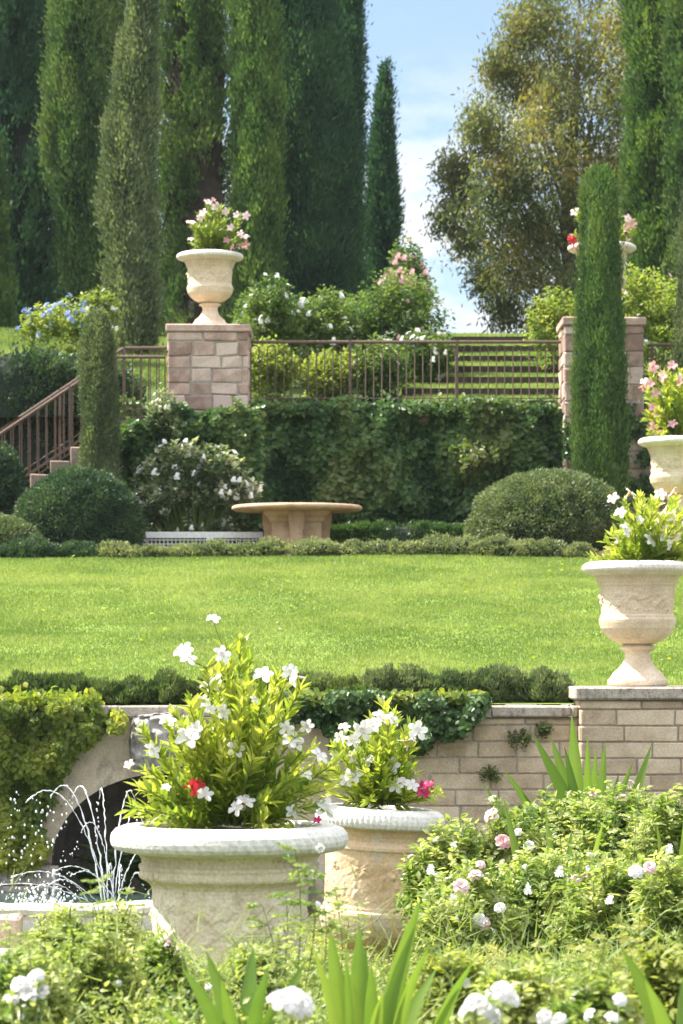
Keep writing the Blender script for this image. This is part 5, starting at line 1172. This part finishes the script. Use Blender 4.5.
# near plants -----------------------------------------------------
GN = 'loose plants in the nearest bed'
near = [
 (28, 958, 10.5, 42, 'rose', [], 'feathery green plant in the bottom left corner beside the white flower heads', .035),
 (95, 935, 11.4, 44, 'rose', [('rose_white', 3, .35)], 'leafy herb with tiny white flowers at the lower left', .035),
 (160, 945, 12.2, 36, 'rose', [('rose_white', 4, .5), ('rose_pale', 2, .55)], 'small rose with white and blush blooms at the left foot of the big urn', .035),
 (250, 952, 12.0, 34, 'rose', [('rose_white', 3, .35)], 'leafy shoots in front of the big urn', .035),
 (60, 915, 13.6, 30, 'rose', [('rose_white', 2, .4)], 'leafy herb rising in front of the fountain basin rim at the left', .034),
 (118, 912, 13.9, 26, 'rose', [('cluster_white', 3, .5)], 'leafy herb between the fountain rim and the big urn', .034),
 (450, 962, 11.4, 40, 'cover', [('rose_white', 2, .45)], 'yellow green leafy plant at the bottom right of centre', .04),
 (520, 972, 10.6, 46, 'rose', [('rose_white', 2, .5)], 'broad leaved green plant at the bottom, between the white blooms', .05),
 (600, 985, 10.0, 50, 'rose', [('rose_white', 2, .5)], 'pale green plant near the bottom right corner', .05),
 (665, 955, 10.8, 34, 'cover', [], 'tall pale leaved plant at the right edge near the bottom corner', .05),
]
for i, (px, pt, Y, hw, mat, fl, lb, lf_) in enumerate(near):
    zb = float(gz(Y)) - .03; zt = WZ(pt, Y); h = max(.12, zt - zb); rx = hw * Y / F
    clumpy('leafy_plant', lb, 'plant', (WX(px, Y), Y, zb + h * .5), (rx, rx * .8, h * .5), int(90 * (h / .3)), 20, mat, lf_, 620 + i, zb, 'leaf', fl, GN, .5, .06)

# tall airy shoots
def shoots(label, px, Y, tips, mat, leaf, seed, fl=()):
    g = np.random.default_rng(seed); zb = float(gz(Y)); root = np.array([WX(px, Y), Y, zb]); t = thing('leafy_shoot', label, 'plant', tuple(root), 0, 'tall airy shoots in the near bed'); mb = MB(); P = []; D = []; T_ = []
    for (tx, ty) in tips:
        e = W(tx, ty, Y + g.uniform(-.15, .15)) - root; r0 = np.array([e[0] * .4 + g.normal(0, .02), 0, 0]); n = 16
        pts = [r0 + (e - r0) * u + np.array([0.02 * math.sin(u * 5 + tx), 0, 0]) for u in np.linspace(0, 1, n)]; mb.tube(pts, [.004 - .0025 * i / n for i in range(n)], 5, caps=False)
        for i in range(4, n):
            for sg in (-1, 1):
                a = g.uniform(0, 6.28); d = np.array([math.cos(a), math.sin(a), .25]) * sg; d[2] = g.uniform(-.3, .5); st_ = pts[i]; ln = leaf * 1.6
                mb.tube([st_, st_ + d * ln], .0012, 3, caps=False)
                for q in (.4, .7, 1.0):
                    for s2 in (-1, 1): P.append(st_ + d * ln * q); D.append(np.array([-d[1] * s2, d[0] * s2, .05]) + d * .6); T_.append(.6 + g.normal(0, .15))
                P.append(st_ + d * ln); D.append(d); T_.append(.7)
    m = len(P); obj('foliage', leaves('foliage', P, D, leaf * g.uniform(.6, 1.15, m), leaf * .5, M[mat], 'leaf', np.array(T_), face=np.tile(np.array([0, -1.1, .7]), (m, 1)), seed=seed), t); mb.build('stem', M['stem'], t, True)
    for (key, fx, fy, s_) in fl: add_flower(t, key, W(fx, fy, Y - .05) - root, (0, -1, .6), s_, g)
shoots('tall rose shoots with light green toothed leaves between the two urns', 300, 11.6, [(293, 850), (312, 868), (280, 880), (325, 900), (262, 905)], 'rose', .034, 651)
shoots('slender branching shoots standing left of the big urn', 110, 11.8, [(107, 880), (128, 895), (92, 905), (68, 925), (85, 880)], 'rose', .026, 652)
shoots('thin leafy stems in the left bottom corner', 20, 11.2, [(8, 925), (30, 940), (50, 915)], 'rose', .028, 653)
shoots('thin flowering stems just right of the big urn', 345, 12.4, [(338, 890), (356, 905), (330, 915)], 'rose', .024, 654, [('rose_white', 320, 848, .4), ('rose_white', 318, 905, .35)])
shoots('young red tipped shoots rising above the roses near the pedestal', 600, 17.5, [(585, 790), (612, 800), (640, 790), (560, 800), (660, 795)], 'rose', .036, 655)
shoots('pale shoots in the middle of the near right bed', 560, 11.5, [(540, 950), (575, 945), (600, 940), (510, 960), (640, 930)], 'cover', .036, 656)

# big white flower heads nearest to the camera
def head(label, px, Y, heads, seed):
    g = np.random.default_rng(seed); zb = float(gz(Y)); root = np.array([WX(px, Y), Y, zb]); t = thing('white_rose', label, 'rose bush', tuple(root), 0, 'white roses nearest the camera'); mb = MB(); P = []; D = []
    for (fx, fy, s_) in heads:
        e = W(fx, fy, Y + g.uniform(-.05, .05)) - root; mb.tube([(e[0] * .3, 0, 0), e * [.7, 1, .5], e], .004, 5)
        add_flower(t, 'rose_white', e, (g.normal(0, .3), -.8, .7), s_ * .8, g)
        for u in np.linspace(.3, .95, 9):
            for q in range(2): P.append(e * [.3 + .7 * u, 1, u]); D.append(g.normal(0, 1, 3) * [1, 1, .3])
    obj('foliage', leaves('foliage', P, D, .05, .03, M['rose'], 'leaf', seed=seed), t); mb.build('stem', M['stem'], t, True)
head('cluster of white blooms in the bottom left corner', 28, 9.6, [(20, 985, .8), (35, 980, .8), (28, 995, .9), (42, 992, .7), (12, 1000, .7), (25, 1012, .7), (38, 975, .6)], 661)
head('single large white bloom at the bottom edge left of centre', 290, 8.0, [(283, 1003, 1.1), (300, 1006, 1.0), (292, 998, .9)], 662)
head('group of white blooms at the bottom right of centre', 490, 8.8, [(475, 1003, .85), (486, 1008, .8), (503, 992, .9), (512, 1000, .7), (495, 1018, .8), (468, 1012, .7)], 663)
head('row of low white blooms near the bottom right corner', 590, 9.4, [(545, 1018, .7), (560, 1020, .6), (620, 1000, .6), (612, 1018, .6), (590, 1015, .6)], 664)

# ------------------------------------------------------------------ light summer haze
hm, hn = new_mat('haze_air')
pv = hn.nodes.new('ShaderNodeVolumePrincipled'); pv.inputs['Color'].default_value = (.86, .91, 1.0, 1); pv.inputs['Density'].default_value = .00016; pv.inputs['Anisotropy'].default_value = .2
ho = hn.nodes.new('ShaderNodeOutputMaterial'); hn.links.new(pv.outputs[0], ho.inputs['Volume'])
mb = MB(); mb.box((-165, -65, -2), (165, 265, 40)); tag(mb.build('haze', hm), 'thin pale summer haze filling the air of the garden', 'haze', kind='stuff')
